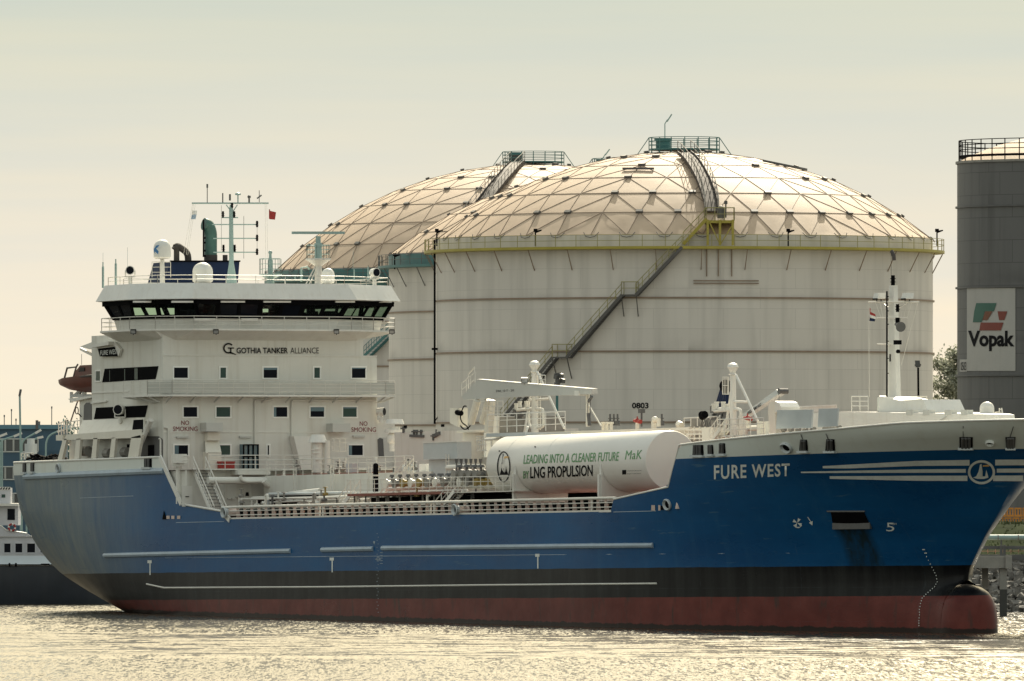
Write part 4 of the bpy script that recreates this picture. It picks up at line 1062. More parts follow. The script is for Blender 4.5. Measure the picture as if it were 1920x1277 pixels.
c0 = pt(380,511,-50); g = radome(c0, .80, 1.6, 'satellite_dome'); MB().cyl((c0.x,c0.y,ZR-.1), (c0.x,c0.y,c0.z-.7), .5).build('pedestal', 'white', g)
c0 = pt(615,517,-50.5); g = radome(c0, .52, 1.2, 'satellite_dome'); MB().cyl((c0.x,c0.y,ZR-.1), (c0.x,c0.y,c0.z-.5), .3).build('pedestal', 'white', g)
MM = empty('signal_mast', parent=SHIP); X = -53.0
MB().lathe([(.42, 0), (.42, .4), (.19, 1.9), (.16, 6.1), (.10, 6.4)], (X, pt(434,526,X).y, ZR), 10).build('mast_pole', 'tealpale', MM)
m = MB()
def yd(u0, u1, v, r=.05): m.cyl(pt(u0,v,X), pt(u1,v,X), r, n=6)
yd(360,503,381,.07); yd(416,446,408); yd(398,482,421); yd(400,482,447); yd(400,482,473); m.bar(pt(424,384,X), pt(433,396,X), .06); m.bar(pt(445,384,X), pt(437,396,X), .06)
m.build('yard', 'tealpale', MM)
m = MB()
for u, v, h in ((418,408,.5),(439,408,.5),(419,472,.55),(440,472,.55),(482,426,.5),(482,452,.5),(482,478,.5),(435,390,.4)): lamp_stack(m, pt(u, v, X+.1), h, .09)
m.build('signal_lamp', 'black', MM)
m = MB().cyl(pt(388.5,381,X), pt(388.5,345,X), .035, n=5).cyl(pt(388.5,352,X), pt(388.5,345,X), .08, n=6).cyl(pt(417.5,381,X), pt(417.5,362,X), .05).cyl(pt(486,379,X), pt(486,357,X), .03, n=5).cyl(pt(482,372,X), pt(490,366,X), .06)
m.cyl(pt(431,376,X), pt(431,364,X), .08).cyl(pt(467,380,X), pt(467,368,X), .07).sphere(pt(467,369,X), .14); m.cyl(pt(482,421,X), pt(482,473,X), .015, n=4).cyl(pt(457,405,X), pt(457,485,X), .02, n=4).cyl(pt(415,385,X), pt(415,470,X), .015, n=4)
m.build('aerial', 'darkgrey', MM)
m = MB().lathe([(.03,-.5),(.03,0),(.24,.02),(.2,.16),(.02,.24)], pt(446,366,X), 12).cyl(pt(446,380,X), pt(446,366,X), .05); m.build('gps_dome', 'tealpale', MM)
m = MB()
for a, b in (((363,382),(349,478)),((366,382),(352,478)),((361,382),(344,478)),((500,382),(502,485)),((497,382),(498,485))): m.cyl(pt(*a,X), pt(*b,X-.5), .012, n=4)
m.build('halyard', 'rail', MM)
RM = empty('radar_mast', parent=SHIP); X = -45.8; y0 = pt(597,528,X).y
MB().cyl((X,y0,ZR), (X,y0,ZR+1.55), .3, .26, 12).cyl((X,y0,ZR+1.45), (X,y0,ZR+1.9), .3, .95, 16).cyl((X,y0,ZR+1.9), (X,y0,ZR+2.0), 1.0, n=16).build('mast_pole', 'white', RM)
MB().cyl((X,y0,ZR+2.0), (X,y0,ZR+2.9), .3, .27, 12).cyl((X,y0,ZR+2.9), (X,y0,ZR+3.2), .33, .3, 12).cyl((X,y0,ZR+3.2), (X,y0,ZR+3.75), .2, n=10).build('radar_drive', 'tealpale', RM)
MB().bar(pt(548,436.5,X), pt(645,436.5,X), .24, .2).build('radar_scanner', 'tealpale', RM, smooth=False)
m = MB(); k = 10; rails(m, [Vector((X+.92*math.cos(i*2*math.pi/k), y0+.92*math.sin(i*2*math.pi/k), ZR+2.0)) for i in range(k)], 1.05, 3, 1, .022, True); m.build('railing', 'tealpale', RM, fix=False)
m = MB().bar((X,y0-1.1,ZR), (X,y0-.2,ZR+1.5), .08).bar((X,y0-.8,ZR), (X,y0,ZR+1.5), .08); m.build('strut', 'rail', RM, smooth=False)
SM = empty('lamp_mast', parent=SHIP); X = -47.5; y0 = pt(507,526,X).y
MB().cyl((X,y0,ZR), (X,y0,ZR+.55), .3).cyl((X,y0,ZR+.45), (X,y0,ZR+.75), .3, .88, 16).cyl((X,y0,ZR+.75), (X,y0,ZR+.82), .9, n=16).cyl((X,y0,ZR+.8), (X,y0,ZR+1.9), .2).cyl((X,y0,ZR+1.9), (X,y0,ZR+2.4), .13, .1).sphere((X,y0,ZR+2.5), .16).build('mast_pole', 'tealpale', SM)
m = MB(); rails(m, [Vector((X+.85*math.cos(i*2*math.pi/k), y0+.85*math.sin(i*2*math.pi/k), ZR+.8)) for i in range(k)], 1.2, 3, 1, .022, True); m.build('railing', 'tealpale', SM, fix=False)
def searchlight(u, v, X, s, parent, face=(1,-.55,0), zb=None, name='searchlight'):
    g = empty(name, parent=parent); p = pt(u, v, X); f = Vector(face).normalized()
    MB().cyl(p-f*s*.5, p+f*s*.4, s*.5, s*.55, 14).cyl(p+f*s*.38, p+f*s*.5, s*.58, n=14).build('lamp_housing', 'white', g)
    MB().cyl(p+f*s*.5, p+f*s*.53, s*.48, n=14).build('lens', 'glass_dark', g)
    m = MB(); sd = f.cross(UP).normalized()
    for k in (-1, 1): m.bar(p+sd*k*s*.6, p+sd*k*s*.6-UP*s*.8, .06, .1)
    m.bar(p-sd*s*.6-UP*s*.8, p+sd*s*.6-UP*s*.8, .1).cyl(p-UP*s*.8, Vector((p.x,p.y,zb if zb is not None else p.z-s*1.4)), .16); m.build('bracket', 'white', g)
searchlight(244,507,-50.9,.62,SHIP,zb=ZR); searchlight(702,511,-48.2,.62,SHIP,(1,.1,0),zb=ZR); searchlight(714,772,-46.0,.6,SHIP,(.8,.6,0))
m = MB()
for u, vt in ((193,500),(217,494),(553,515),(664,505),(690,500)): 
    X_ = {193:-54.4, 217:-52.6}.get(u, -47.5); p = pt(u,540 if u < 300 else 526,X_); q = pt(u,vt,X_); m.cyl(p, q, .10 if u < 300 else .05, n=6)
    if u < 300: m.cyl(q, q+UP*.35, .05, n=5)
for u, vb, vt in ((193,500,474),(239,500,464),(662,505,470)): m.cyl(pt(u,vb,{193:-54.4,239:-50.8}.get(u,-47.5)), pt(u,vt,{193:-54.4,239:-50.8}.get(u,-47.5)), .012, n=4)
m.tube([pt(565,528,-47.5), pt(565,502,-47.5), pt(576,500,-47.5), pt(580,505,-47.5)], .08); m.build('aerial', 'tealpale', SHIP)
# ---- enclosed mooring wing on the poop, starboard side
WG = empty('poop_wing', parent=SHIP)
def wg(u, v, y=-10.62): return S(u, v, y=y)
m = MB(); th = (0,.22,0)
for px in ([(125,815),(262,805),(264,821),(119,825)], [(118,823),(125,823),(116,862),(108,862)], [(143,823),(151,822),(148,860),(139,861)], [(175,822),(182.5,821),(179.5,859),(171,859)], [(209.5,820.5),(217,820),(213.5,857.5),(205,858)], [(246,820),(266,815),(259,856),(240,857)]):
    m.prism([wg(u, v) for u, v in px], th)
m.build('window_frame', 'cream', WG, smooth=False)
def sl(u, v): return wg(u, v, -10.62+1.1*(815-v)/30)
m = MB().prism([sl(144,815.5), sl(155,788), sl(270,783), sl(270,810)], (0,.15,0)); m.prism([sl(155,788), sl(270,783), sl(270,783)+Vector((0,1.6,0)), sl(155,788)+Vector((0,1.6,0))], (0,0,-.1)); m.prism([wg(105,816,-10.4), wg(118,815,-10.4), wg(117,826,-10.4), wg(105,826,-10.4)], (0,2,0))
m.build('sloping_side', 'cream', WG, smooth=False)
MB().quad(*[sl(u, v)+Vector((0,-.03,0)) for u, v in ((251,787.5),(269,786.5),(269,810),(248,810.5))]).build('dark_window', 'black', WG, smooth=False)
m = MB().tube([wg(283,787,-10.2), wg(276,803,-10.2), wg(261,838,-10.4), wg(258,856,-10.4)], .22, 8, .3); m.bar(wg(274,788,-10), wg(283,788,-10), .1); m.bar(wg(274,802,-10), wg(283,802,-10), .1); m.build('air_pipe', 'white', WG)
m = MB(); rails(m, [wg(126,815,-9.5), wg(152,812,-9.5)], 1.0, 2, .6, .03); m.build('railing', 'rail', WG, fix=False)
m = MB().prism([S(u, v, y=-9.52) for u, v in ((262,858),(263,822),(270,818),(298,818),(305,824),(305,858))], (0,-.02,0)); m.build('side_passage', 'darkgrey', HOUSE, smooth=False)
MB().prism([S(u, v, y=-9.56) for u, v in ((278,857),(278,835),(289,834),(289,856))], (0,-.03,0)).build('door', 'black', HOUSE, smooth=False)
MB().box((-63,-9.62,11.8),(-51.5,-9.56,14.6)).build('inner_wall', 'shade_panel', WG, smooth=False)  # darker sheet over the house side, the dim interior put into its colour
m = MB()
for u, v in ((157,846),(199,850),(232,848)): m.cyl(wg(u,v,-9.9), wg(u+9,v,-9.9), .4, n=10).cyl(wg(u-2,v+6,-9.9), wg(u+11,v-7,-9.9), .07)
m.build('mooring_winch', 'steel', WG); MB().box((wg(234,0,-9.66).x,-9.72,12),(wg(239,0,-9.66).x,-9.63,13.9)).build('wing_door', 'black', WG, smooth=False)
searchlight(225,768,-53.2,.75,WG,(.7,-.9,0))
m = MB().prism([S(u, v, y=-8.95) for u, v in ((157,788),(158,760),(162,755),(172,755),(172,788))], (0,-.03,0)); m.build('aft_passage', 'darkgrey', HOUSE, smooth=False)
m = MB().prism([S(127,748,y=-9.2), S(172,742,y=-9.2), S(172,745,y=-9.2), S(137,753,y=-9.2)], (0,4,0)); m.bar(S(171,756,y=-9.6), S(200,752,y=-9.6), .12, .1); m.build('aft_awning', 'white', HOUSE, smooth=False)
# port passage on the front, vent boxes, trunks, pipes on the house front
m = MB().prism([S(u, v, x=XF+.01) for u, v in ((708,858),(708,824),(712,820.5),(738,820.5),(738,858))], (.02,0,0)); m.build('port_passage', 'shade_panel', HOUSE, smooth=False)
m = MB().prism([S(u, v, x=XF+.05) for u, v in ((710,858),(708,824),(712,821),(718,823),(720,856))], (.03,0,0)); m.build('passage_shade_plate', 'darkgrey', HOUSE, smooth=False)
m = MB()
for u0, v0, u1, v1 in ((375,792.5,418,809),(612,794,657,810)):
    a, b = S(u0+12, v1, x=XF+1.1), S(u1, v0, x=XF+1.1); m.box((XF,a.y,a.z), (XF+1.1,b.y,b.z))
m.build('vent_box', 'shade_panel', HOUSE, smooth=False)
m = MB(); a, b = S(386,882,x=XF+.5), S(413,826,x=XF+.5); m.box((XF,a.y,11.75),(XF+.9,b.y-.1,b.z-.9)); 
a = S(389,830,x=XF+.5); m.prism([(XF+.05,a.y,14.15),(XF+.9,a.y-.35,13.1),(XF+.9,b.y-.1,13.1),(XF+.05,b.y+.1,14.15)], (0,0,.05)).box((XF,a.y,14.1),(XF+.5,b.y,14.75)); m.build('vent_trunk', 'cream', HOUSE, smooth=False)
m = MB().prism([S(u, v, x=XF+.9) for u, v in ((551,818),(583,818),(583,884),(566,884))], (-.85,0,0)); m.build('duct', 'white', HOUSE, smooth=False)
m = MB()
for L in ([(478,838),(478,752),(480,750),(511,750)], [(547,838),(547,754),(549,751),(706,751)], [(316,878),(316,803),(308,801)], [(301,878),(301,824),(298,822)]):
    m.tube([S(u, v, x=XF+.12) for u, v in L], .075, 6, .2)
m.build('wall_pipe', 'house', HOUSE)
m = MB()
for u, v in ((342,819),(460,819),(673,818)): m.bar(S(u-11,v,x=XF+.1), S(u+11,v,x=XF+.1), .14, .10); m.bar(S(u-10,v+1,x=XF+.1), S(u+10,v+1,x=XF+.1), .1, .14)
m.build('fluorescent_lamp', 'shade_panel', HOUSE, smooth=False)
m = MB(); a, b = S(456,880,x=XF+.6), S(484,833,x=XF+.6); m.box((XF,a.y,11.75),(XF+.55,b.y,b.z)); bo = m.build('door_porch', 'glass_blue', HOUSE, smooth=False)
m = MB()
for u in (457,466,475,484): m.bar(S(u,880,x=XF+.62), S(u,833,x=XF+.62), .09)
for v in (834,856): m.bar(S(456,v,x=XF+.62), S(484,v,x=XF+.62), .09)
m.build('porch_frame', 'black', bo, smooth=False)
# ------------------------------------------------------------------ main deck
POOP = empty('poop_front', parent=SHIP); XP = -40.0
def pf(u, v, o=.03): return S(u, v, x=XP+o)
MB().box((-40.3,-10.65,7.8),(XP,10.65,11.72)).build('bulkhead', 'house', POOP, smooth=False)
m = MB().prism([(-41,-10.6,11.72),(-39.3,-9.2,11.72),(-38.9,-6,11.72),(-38.9,10.6,11.72),(-41,10.6,11.72)], (0,0,.1)); a, b = pf(432,889), pf(492,882); m.box((-40,a.y,11.35),(-38.6,b.y,11.70)); m.build('deck_edge', 'house', POOP, smooth=False)
def rail_path(name, pts, h=1.0, n=3, step=1.5, parent=None, r=.03): return rails(MB(), pts, h, n, step, r).build(name, 'rail', parent or SHIP, fix=False)
rail_path('railing', [(-39.4,-9.0,11.8),(-39.0,-6.5,11.8),(-39.0,1,11.8)], 1.05, 3, 1.3, POOP); rail_path('railing', [(-42.5,-10.5,11.8),(-40.2,-10.4,11.8)], 1.0, 3, 1.2, POOP)
ST = empty('poop_stair', parent=SHIP)
def stair(parent, top, bot, wdt, n, side, mt='darkgrey', sm='white'):
    top, bot, side = Vector(top), Vector(bot), Vector(side).normalized()*wdt
    m = MB()
    for o in (Vector((0,0,0)), side): m.bar(top+o, bot+o, .07, .3)
    m.build('stringer', sm, parent, smooth=False)
    m = MB()
    for i in range(1, n): p = top.lerp(bot, i/n); d = (bot-top); d.z = 0; d = d.normalized()*.24; m.prism([p, p+side, p+side+d, p+d], (0,0,-.05))
    m.build('tread', mt, parent, smooth=False)
    m = MB()
    for o in (Vector((0,0,0)), side): rails(m, [top+o, bot+o], 1.0, 2, 1.2, .035)
    m.build('handrail', 'rail', parent, fix=False)
stair(ST, (-40.0,-10.1,11.75), (-36.4,-10.1,7.9), 1.05, 15, (0,1,0))
m = MB().box((-47,-10.45,7.82),(-40.25,-10.25,11.7)).build('side_bulkhead', 'house', POOP, smooth=False); m = MB().quad(pf(341,950), pf(341,911), pf(361,911), pf(361,950)); m.build('door', 'white', POOP, smooth=False)
m = MB().bar(pf(348,931,.06), pf(354,931,.06), .12, .05); m.quad(pf(460,930,.05), pf(467,930,.05), pf(466,923,.05), pf(461,923,.05)); m.build('door_fitting', 'black', POOP, smooth=False)
m = MB()
for u in (421,455,472): m.bar(pf(u,905), pf(u,950), .05)
for u, v in ((430,935),(438,935),(446,932),(424,945)): m.cbox(pf(u, v, .1), (.12,.3,.12))
m.build('bulkhead_fitting', 'house', POOP, smooth=False)
m = MB().cyl(S(336,945,x=-41.6), S(336,875,x=-41.6), .26).cyl(S(334,862,x=-41.6), S(336,873,x=-41.6), .5); m.cbox(S(336,860,x=-41.4), (.9,.9,.7)); m.build('vent_post', 'white', POOP)
DP = empty('deck_piping', parent=SHIP)
def dp(name, px, r, X=None, Y=None, mat='pipe', bend=.5):
    return MB().tube([S(u, v, x=X) if X is not None else S(u, v, y=Y) for u, v in px], r, 10, bend).build(name, mat, DP)
dp('pipe', [(390,901),(505,901)], .28, X=-38.6); dp('pipe', [(451,892),(453,900),(462,903),(520,901)], .13, X=-38.2)
dp('pipe', [(495,901),(503,910),(596,910),(600,905),(600,880)], .25, X=-38); dp('pipe', [(533,926),(600,919),(612,914),(613,900),(613,826)], .22, X=-36.5); dp('pipe', [(520,900),(585,899),(590,892)], .15, X=-38)
dp('pipe', [(618,895),(680,893)], .24, X=-36); dp('pipe', [(840,877),(906,875)], .22, Y=-5.5)
dp('pipe', [(757,900),(757,830),(752,822),(745,818)], .22, X=-34); dp('pipe', [(735,830),(735,820),(745,812)], .34, X=-36)
m = MB().cyl(S(596,886,x=-37), S(596,830,x=-37), .45, n=12).cyl(S(596,830,x=-37), S(596,815,x=-37), .75, .5, 12).cyl(S(740,846,x=-36), S(740,800,x=-36), .42, n=12).cyl(S(740,812,x=-36), S(740,806,x=-36), .75, n=14).cyl(S(740,795,x=-36), S(740,786,x=-36), .75, .6, 14)
m.sphere(S(738,822,x=-36), .55, 12, 8); m.build('ventilator', 'white', DP)
m = MB()
for u, v in ((592,843),(592,850),(600,862),(604,836)): m.cyl(S(u-8,v,x=-36.6), S(u+10,v,x=-36.6), .05)
for u in (626,637,648): m.bar(S(u,822,x=-38), S(u,846,x=-38), .06); 
for v in (822,830,838,846): m.bar(S(622,v,x=-38), S(652,v,x=-38), .06)
for u in (624,636,648): m.bar(S(u,858,x=-38), S(u,884,x=-38), .12)
m.build('rack', 'rail', DP, smooth=False)
# trunk deck in the middle, with catwalk rails
TR = empty('trunk_deck', parent=SHIP)
MB().box((-38.9,-4.6,7.8),(-11,6.5,11.25)).box((-31.6,3,11.25),(-12,8.5,14.5)).build('trunk', 'house', TR, smooth=False)
MB().box((-38,-4.0,11.28),(-20,2.9,11.34)).build('trunk_top', 'deck_red', TR, smooth=False)
rail_path('railing', [(-38.5,-4.5,11.25),(-14,-4.5,11.25)], 1.2, 3, 1.5, TR)
m = MB()
for u, v in ((760,800),(830,798)): m.cbox(S(u,v,y=3), (.4,.1,.2))
m.build('trunk_fitting', 'black', TR, smooth=False)
m = MB(); a, b = S(794,862,y=-4.8), S(857,829,y=-4.8); m.box((a.x,-4.8,a.z),(b.x,-3.6,b.z)); m.box((a.x+.1,-4.4,10),(b.x-.1,-4,a.z)); c_ = m.build('control_cabinet', 'greypaint', TR, smooth=False)
MB().box((a.x-.05,-4.85,b.z),(b.x+.05,-3.55,b.z+.08)).build('cabinet_lid', 'white', c_, smooth=False)
m = MB()
for u, v, h in ((757,812,8),(777,818,9),(782,818,10),(790,818,6),(813,826,0)):
    p = S(u, v, y=3); m.cyl(p, p+UP*.5, .12).cyl(p+UP*.3, p+UP*.4, .25)
m.bar(S(770,817,y=3), S(796,818,y=3), .25, .2); m.bar(S(814,818,y=3), S(826,812,y=3), .3, .25); m.bar(S(818,820,y=3), S(818,805,y=3), .1); m.build('vent_head', 'darkgrey', TR)
# cargo manifold
MF = empty('cargo_manifold', parent=SHIP); zm = S(740,924,y=-9).z; xa, xb = S(651,924,y=-9).x, S(832,922,y=-9).x
MB().box((xa,-9,zm-.18),(xb,9,zm)).build('drip_tray', 'deck_red', MF, smooth=False)
MB().box((xb,-9,zm-.12),(xb+11,9,zm-.05)).build('platform', 'rail', MF, smooth=False)
m = MB()
for i in range(9): x = xa+.4+i*(xb-xa-.8)/8*1.0; m.bar((x,-8.6,7.8), (x,-8.6,zm-.15), .10)
m.build('leg_post', 'steel', MF, smooth=False); MB().box((xa+1,-7.5,7.82),(xb+10,7,zm-.3)).build('manifold_shade_box', 'black', MF, smooth=False)  # black box stands in for the shade under the manifold platform
rail_path('railing', [(xa,-9,zm),(xb,-9,zm),(xb+10.5,-9,zm-.05)], 1.05, 3, 1.15, MF); 
xm = [735+i*15.2 for i in range(12)]
vp = MB().cyl((xa+3,-7.2,zm+.35), (xb+10,-7.2,zm+.35), .16)
vp.build('header_pipe', 'pipe', MF)
def valve(u, v, mat, wheel):
    g = empty('cargo_valve', parent=MF); p = S(u, v, y=-8.2)
    MB().cyl(p-Vector((0,.5,0)), p+Vector((0,1.2,0)), .24, n=12).cyl(p-Vector((0,.55,0)), p-Vector((0,.45,0)), .36, n=12).cyl(p+Vector((0,.2,0)), p+Vector((0,.3,0)), .36, n=12).build('spool', mat, g)
    MB().cyl(p+UP*.2, p+UP*.62, .09).cyl(p+UP*.5, p+UP*.68, wheel, wheel*.7, 10).build('actuator', 'darkgrey', g)
    return g
for i, u in enumerate(xm): valve(u, 907-i*.35, 'brass' if i in (2, 4, 11) else 'steel' if i % 3 else 'pipe', .2 if i < 5 else .32)
for u in (862,876,890,902): valve(u, 889, 'steel', .3)
m = MB()
for u in range(856, 906, 9): p = S(u, 868, y=-6); m.cyl(p, p+UP*.3, .10, .13, 8).cyl(p-UP*.9, p, .06)
m.build('vent_head', 'darkgrey', MF)
m = MB().cyl(S(704.5,922,y=-8.6), S(704.5,872,y=-8.6), .2, n=12).sphere(S(704.5,873,y=-8.6), .2); m.build('hose_post', 'black', MF); MB().cyl(S(704.5,893,y=-8.6), S(704.5,890,y=-8.6), .21, n=12).build('hose_post_band', 'rail', MF)
g = empty('manifold_stair', parent=MF); stair(g, (xb+2.2,-9.3,zm), (xb-.8,-9.3,7.9), .8, 10, (0,1,0), 'steel')
g = empty('manifold_stair', parent=MF); stair(g, (xa-.2,-8.6,zm), (xa-3.0,-8.6,7.9), .8, 9, (0,1,0), 'rail')
g = empty('trunk_stair', parent=TR); stair(g, (xa+2.5,-4.7,11.25), (xa-.5,-6.0,8.0), .8, 10, (.4,-.9,0), 'rail')
m = MB()
for i in range(7): x = -37+i*1.6; m.bar((x,-6.2,7.8), (x,-6.2,9.4), .06)
m.bar((-38,-6.2,9.3), (-26,-6.2,9.6), .07).bar((-38,-6.2,8.6), (-26,-6.2,8.9), .06); m.build('rack', 'steel', DP, smooth=False)
m = MB().tube([S(505,934,y=-7), S(560,930,y=-7), S(650,924,y=-7)], .12).tube([S(485,950,y=-7), S(485,938,y=-7), S(525,935,y=-7)], .14, 8, .2).bar(S(515,930,y=-7), S(515,950,y=-7), .08); m.prism([S(528,950,y=-7), S(529,940,y=-7), S(549,940,y=-7), S(552,950,y=-7)], (0,.8,0)); m.build('hose_rack', 'black', DP)
m = MB().tube([S(530,931,y=-6.4), S(545,926,y=-6.4), S(600,920,y=-6.4)], .2, 8, .3); m.build('pipe', 'pipe', DP)
# open bulwark rail amidships
BR_ = empty('open_bulwark', parent=SHIP); z0 = 7.86
m = MB().cyl((-34.0,-10.62,8.80), (28.95,-10.62,8.85), .10, n=8)
for z in (8.50, 8.18): m.cyl((-33.2,-10.66,z), (28.6,-10.66,z+.02), .04, n=6)
m.box((-32.4,-10.74,7.84),(28.4,-10.6,8.0)).build('bulwark_rail', 'rail', BR_)
me = MB().prism([(0,-10.6,7.98),(0,-10.6,8.75),(0,-10.42,8.75),(0,-10.24,7.98)], (.05,0,0)).build('bulwark_stay', 'stay_pink', BR_, smooth=False)
me2 = MB().prism([(-.1,-10.12,7.9),(.42,-10.12,8.45),(.3,-10.12,7.9)], (0,.03,0)).build('deck_bracket', 'rust_pink', BR_, smooth=False)
me.location.x = -31.6; me2.location.x = -31.1
for i in range(1, 51):
    o = me.copy(); C.objects.link(o); o.location.x = -31.6+i*1.2
    if i % 2 == 0: o = me2.copy(); C.objects.link(o); o.location.x = -31.1+i*1.2
m = MB()
for u in (600,606,808,815,1110): p = S(u,965,y=-10.6); m.bar((p.x,-10.6,7.9), (p.x,-10.6,8.85), .12)
m.build('rail_post', 'rail', BR_, smooth=False)
for u in (424,857):
    g = empty('pipe_fairlead', parent=BR_); p = S(u, 961 if u < 500 else 956, y=-10.8)
    MB().lathe([(.3,-.3),(.32,.1),(.45,.25),(.38,.3),(.25,.1)], (0,0,0), 16, 'y').build('rim', 'greypaint', g); MB().cyl((0,-.05,0),(0,.02,0),.3,n=16).build('opening', 'black', g)
    MB().cyl((0,.1,0),(.4,.9,0),.3,n=12).build('pipe_body', 'stay_pink', g); g.location = p; g.rotation_euler.z = rad(180) if False else 0
    for ch in children(g):
        for v in ch.data.vertices: v.co.y *= -1 if ch.name.startswith('rim') else 1
MB().box((-35.5,-10.08,7.82),(28.2,-9.9,8.62)).build('rail_gap_shade', 'black', BR_, smooth=False)  # black strip added to darken the gaps behind the stays
# ---- gas tank
GT = empty('gas_tank', parent=SHIP); GY, GR = -6.5, 2.14; gc = S(1259,863.5,y=GY); GX1 = gc.x; GZ = gc.z; GX0 = S(957,877,y=GY).x
m = MB().lathe([(.01,GX0-.55),(.9,GX0-.48),(1.6,GX0-.25),(2.0,GX0-.02),(GR,GX0+.25),(GR,GX1-.06),(GR-.05,GX1),(1.2,GX1+.05),(.01,GX1+.07)], (0,GY,GZ), 64, 'x')
for v in m.v: pass
m.build('tank_shell', 'tankwhite', GT, ang=40)
def gt(u, v, off=.025):
    d = SHIP_I.to_3x3() @ wray(u, v); o = CAM_S; R = GR+off; oy, oz = o.y-GY, o.z-GZ
    a = d.y*d.y+d.z*d.z; b = oy*d.y+oz*d.z; q = b*b-a*(oy*oy+oz*oz-R*R); return o+d*((-b-math.sqrt(max(q, 0)))/a)
lettering('slogan', 'LEADING INTO A CLEANER FUTURE', (981,870,1161,864,17,17), gt, 'letter_green', GT, bold=.008, shear=.25, cuts=2)
lettering('slogan', 'BY', (981,897.5,991.5,897,14,14), gt, 'letter_green', GT, bold=.015, cuts=2); lettering('slogan', 'LNG PROPULSION', (994,897.5,1111,892.5,22,21), gt, 'letter', GT, bold=.018, cuts=2)
lettering('engine_lettering', 'MaK', (1171.5,862,1204,860.5,17,17), gt, 'letter_green', GT, shear=.25, cuts=2, spacing=1.05)
m = MB(); patch(m, [(1166.5,881.5),(1174,881),(1174,889.5),(1166.5,890)], gt); m.build('flag_mark', 'letter', GT, smooth=False)
lettering('small_print', 'Co-financed by the European Union', (1176,884.5,1203,883.5,2.6,2.6), gt, 'letter', GT); lettering('small_print', 'European Transport Network', (1176,890,1202,889,2.6,2.6), gt, 'letter', GT)
em = empty('tank_emblem', parent=GT); m = MB(); ring_px(m, 944.3, 875.4, 12.6, 29.3, 2.2, gt); m.build('emblem_ring', 'letter', em, smooth=False)
def z6(L): return [(840+x/3.547, 640+y/3.547) for x, y in L]
m = MB(); patch(m, z6([(343,888),(346,878),(352,860),(358,800),(364,748),(369,748),(370,800),(372,862),(378,878),(380,888)]), gt); patch(m, z6([(380,888),(376,878),(382,862),(386,830),(390,862),(398,878),(398,888)]), gt); m.build('emblem_tower', 'letter', em, smooth=False)
m = MB(); patch(m, z6([(371,770),(385,762),(408,768),(400,778),(385,775),(372,782)]), gt); m.build('emblem_flame', 'logo_amber', em, smooth=False)
for u, v in ((971,931),(1131,925)):
    g = empty('saddle', parent=GT); x = S(u-7, 900, y=GY-GR).x
    k = 14; arc = [(GY+(GR+.02)*math.cos(t), GZ+(GR+.02)*math.sin(t)) for t in [math.pi*(1.02+.96*i/k) for i in range(k+1)]]
    m = MB().prism([(x, y, z) for y, z in arc]+[(x, GY+GR, 7.9), (x, GY-GR, 7.9)], (.3,0,0)); m.build('saddle_plate', 'white', g, smooth=False)
    MB().box((x-.05,GY-GR-.15,8.6),(x+.2,GY-GR-.02,S(u,889,y=GY-GR).z)).build('saddle_post', 'white', g, smooth=False)
# platform and railings over the gas tank
m = MB(); a, b = S(952,813,y=-5), S(1025,810,y=-5); m.box((a.x,-6.8,a.z-.25),(b.x,-3,a.z)); pz = a.z; m.build('tank_platform', 'greypaint', GT, smooth=False)
rail_path('railing', [S(915,812,y=-5), S(1060,806,y=-5)], 1.35, 3, 1.6, GT, .035)
m = MB().tube([S(910,824,y=-6), S(979,821,y=-6), S(984,812,y=-6)], .10, 8, .3).tube([S(985,840,y=-6), S(985,815,y=-6), S(990,800,y=-6)], .08)
for u in (922,934,950,961,973): m.bar(S(u,822,y=-6), S(u,838,y=-6), .09, .14)
m.build('tank_pipework', 'rail', GT)
# ---- deck crane
CR = empty('deck_crane', parent=SHIP); CY = -2.0
def cz(L): return [S(840+x/6, 660+y/6, y=CY) for x, y in L]
m = MB().prism(cz([(150,500),(330,315),(1615,422),(1615,472),(1430,482),(960,497),(180,537)]), (0,.5,0)); m.build('boom', 'shade_panel', CR, smooth=False)
m = MB(); L = cz([(330,312),(1615,419)]); m.bar(L[0]+Vector((0,.25,.02)), L[1]+Vector((0,.25,.02)), .54, .06); L = cz([(1430,435),(1480,435),(1480,490),(1430,490)]); m.prism([p-Vector((0,.06,0)) for p in L], (0,.62,0)); m.build('boom_flange', 'white', CR, smooth=False)
lettering('load_mark', 'SWL 10 T - 2M', (930,735.5,963.5,734,4,4), lambda u, v: S(u, v, y=CY-.02), 'letter', CR)
L = cz([(205,1150),(205,900)]); m = MB().cyl((L[0].x,CY+.6,7.9), (L[0].x,CY+.6,L[1].z), .8, n=20).cyl((L[0].x,CY+.6,L[1].z-.05), (L[0].x,CY+.6,L[1].z+.1), 1.25, n=20); m.build('pedestal', 'cream', CR)
L = cz([(20,800),(20,630),(210,630),(210,890)]); m = MB().prism([L[0], L[1], (L[1]+L[2])/2, (L[0]+L[3])/2], (0,.8,0)); m.build('winch_box', 'cream', CR, smooth=False)
m = MB(); A = cz([(260,800),(330,545)]); m.cyl(A[0], A[1], .28).cyl(A[0]+Vector((.7,0.6,0)), A[1]+Vector((.7,.6,0)), .28); A = cz([(310,860),(310,530)]); m.prism(cz([(100,880),(310,880),(400,540),(300,540),(120,800)]), (0,.4,0)) if False else None; m.bar(cz([(350,900)])[0]+Vector((0,.8,0)), cz([(380,540)])[0]+Vector((0,.8,0)), .5, .5); m.build('luffing_cylinder', 'cream', CR)
m = MB()
for L_ in ([(0,0)],): pass
pts = cz([(205,610),(180,605),(155,660),(135,740),(160,800),(210,830),(230,870)]); m.tube(pts, .05, 6, .3); m.tube(cz([(140,830),(175,870),(210,870),(250,830)]), .05, 6, .3); m.tube(cz([(100,680),(150,690)]), .2, 8); m.build('hydraulic_hose', 'black', CR)
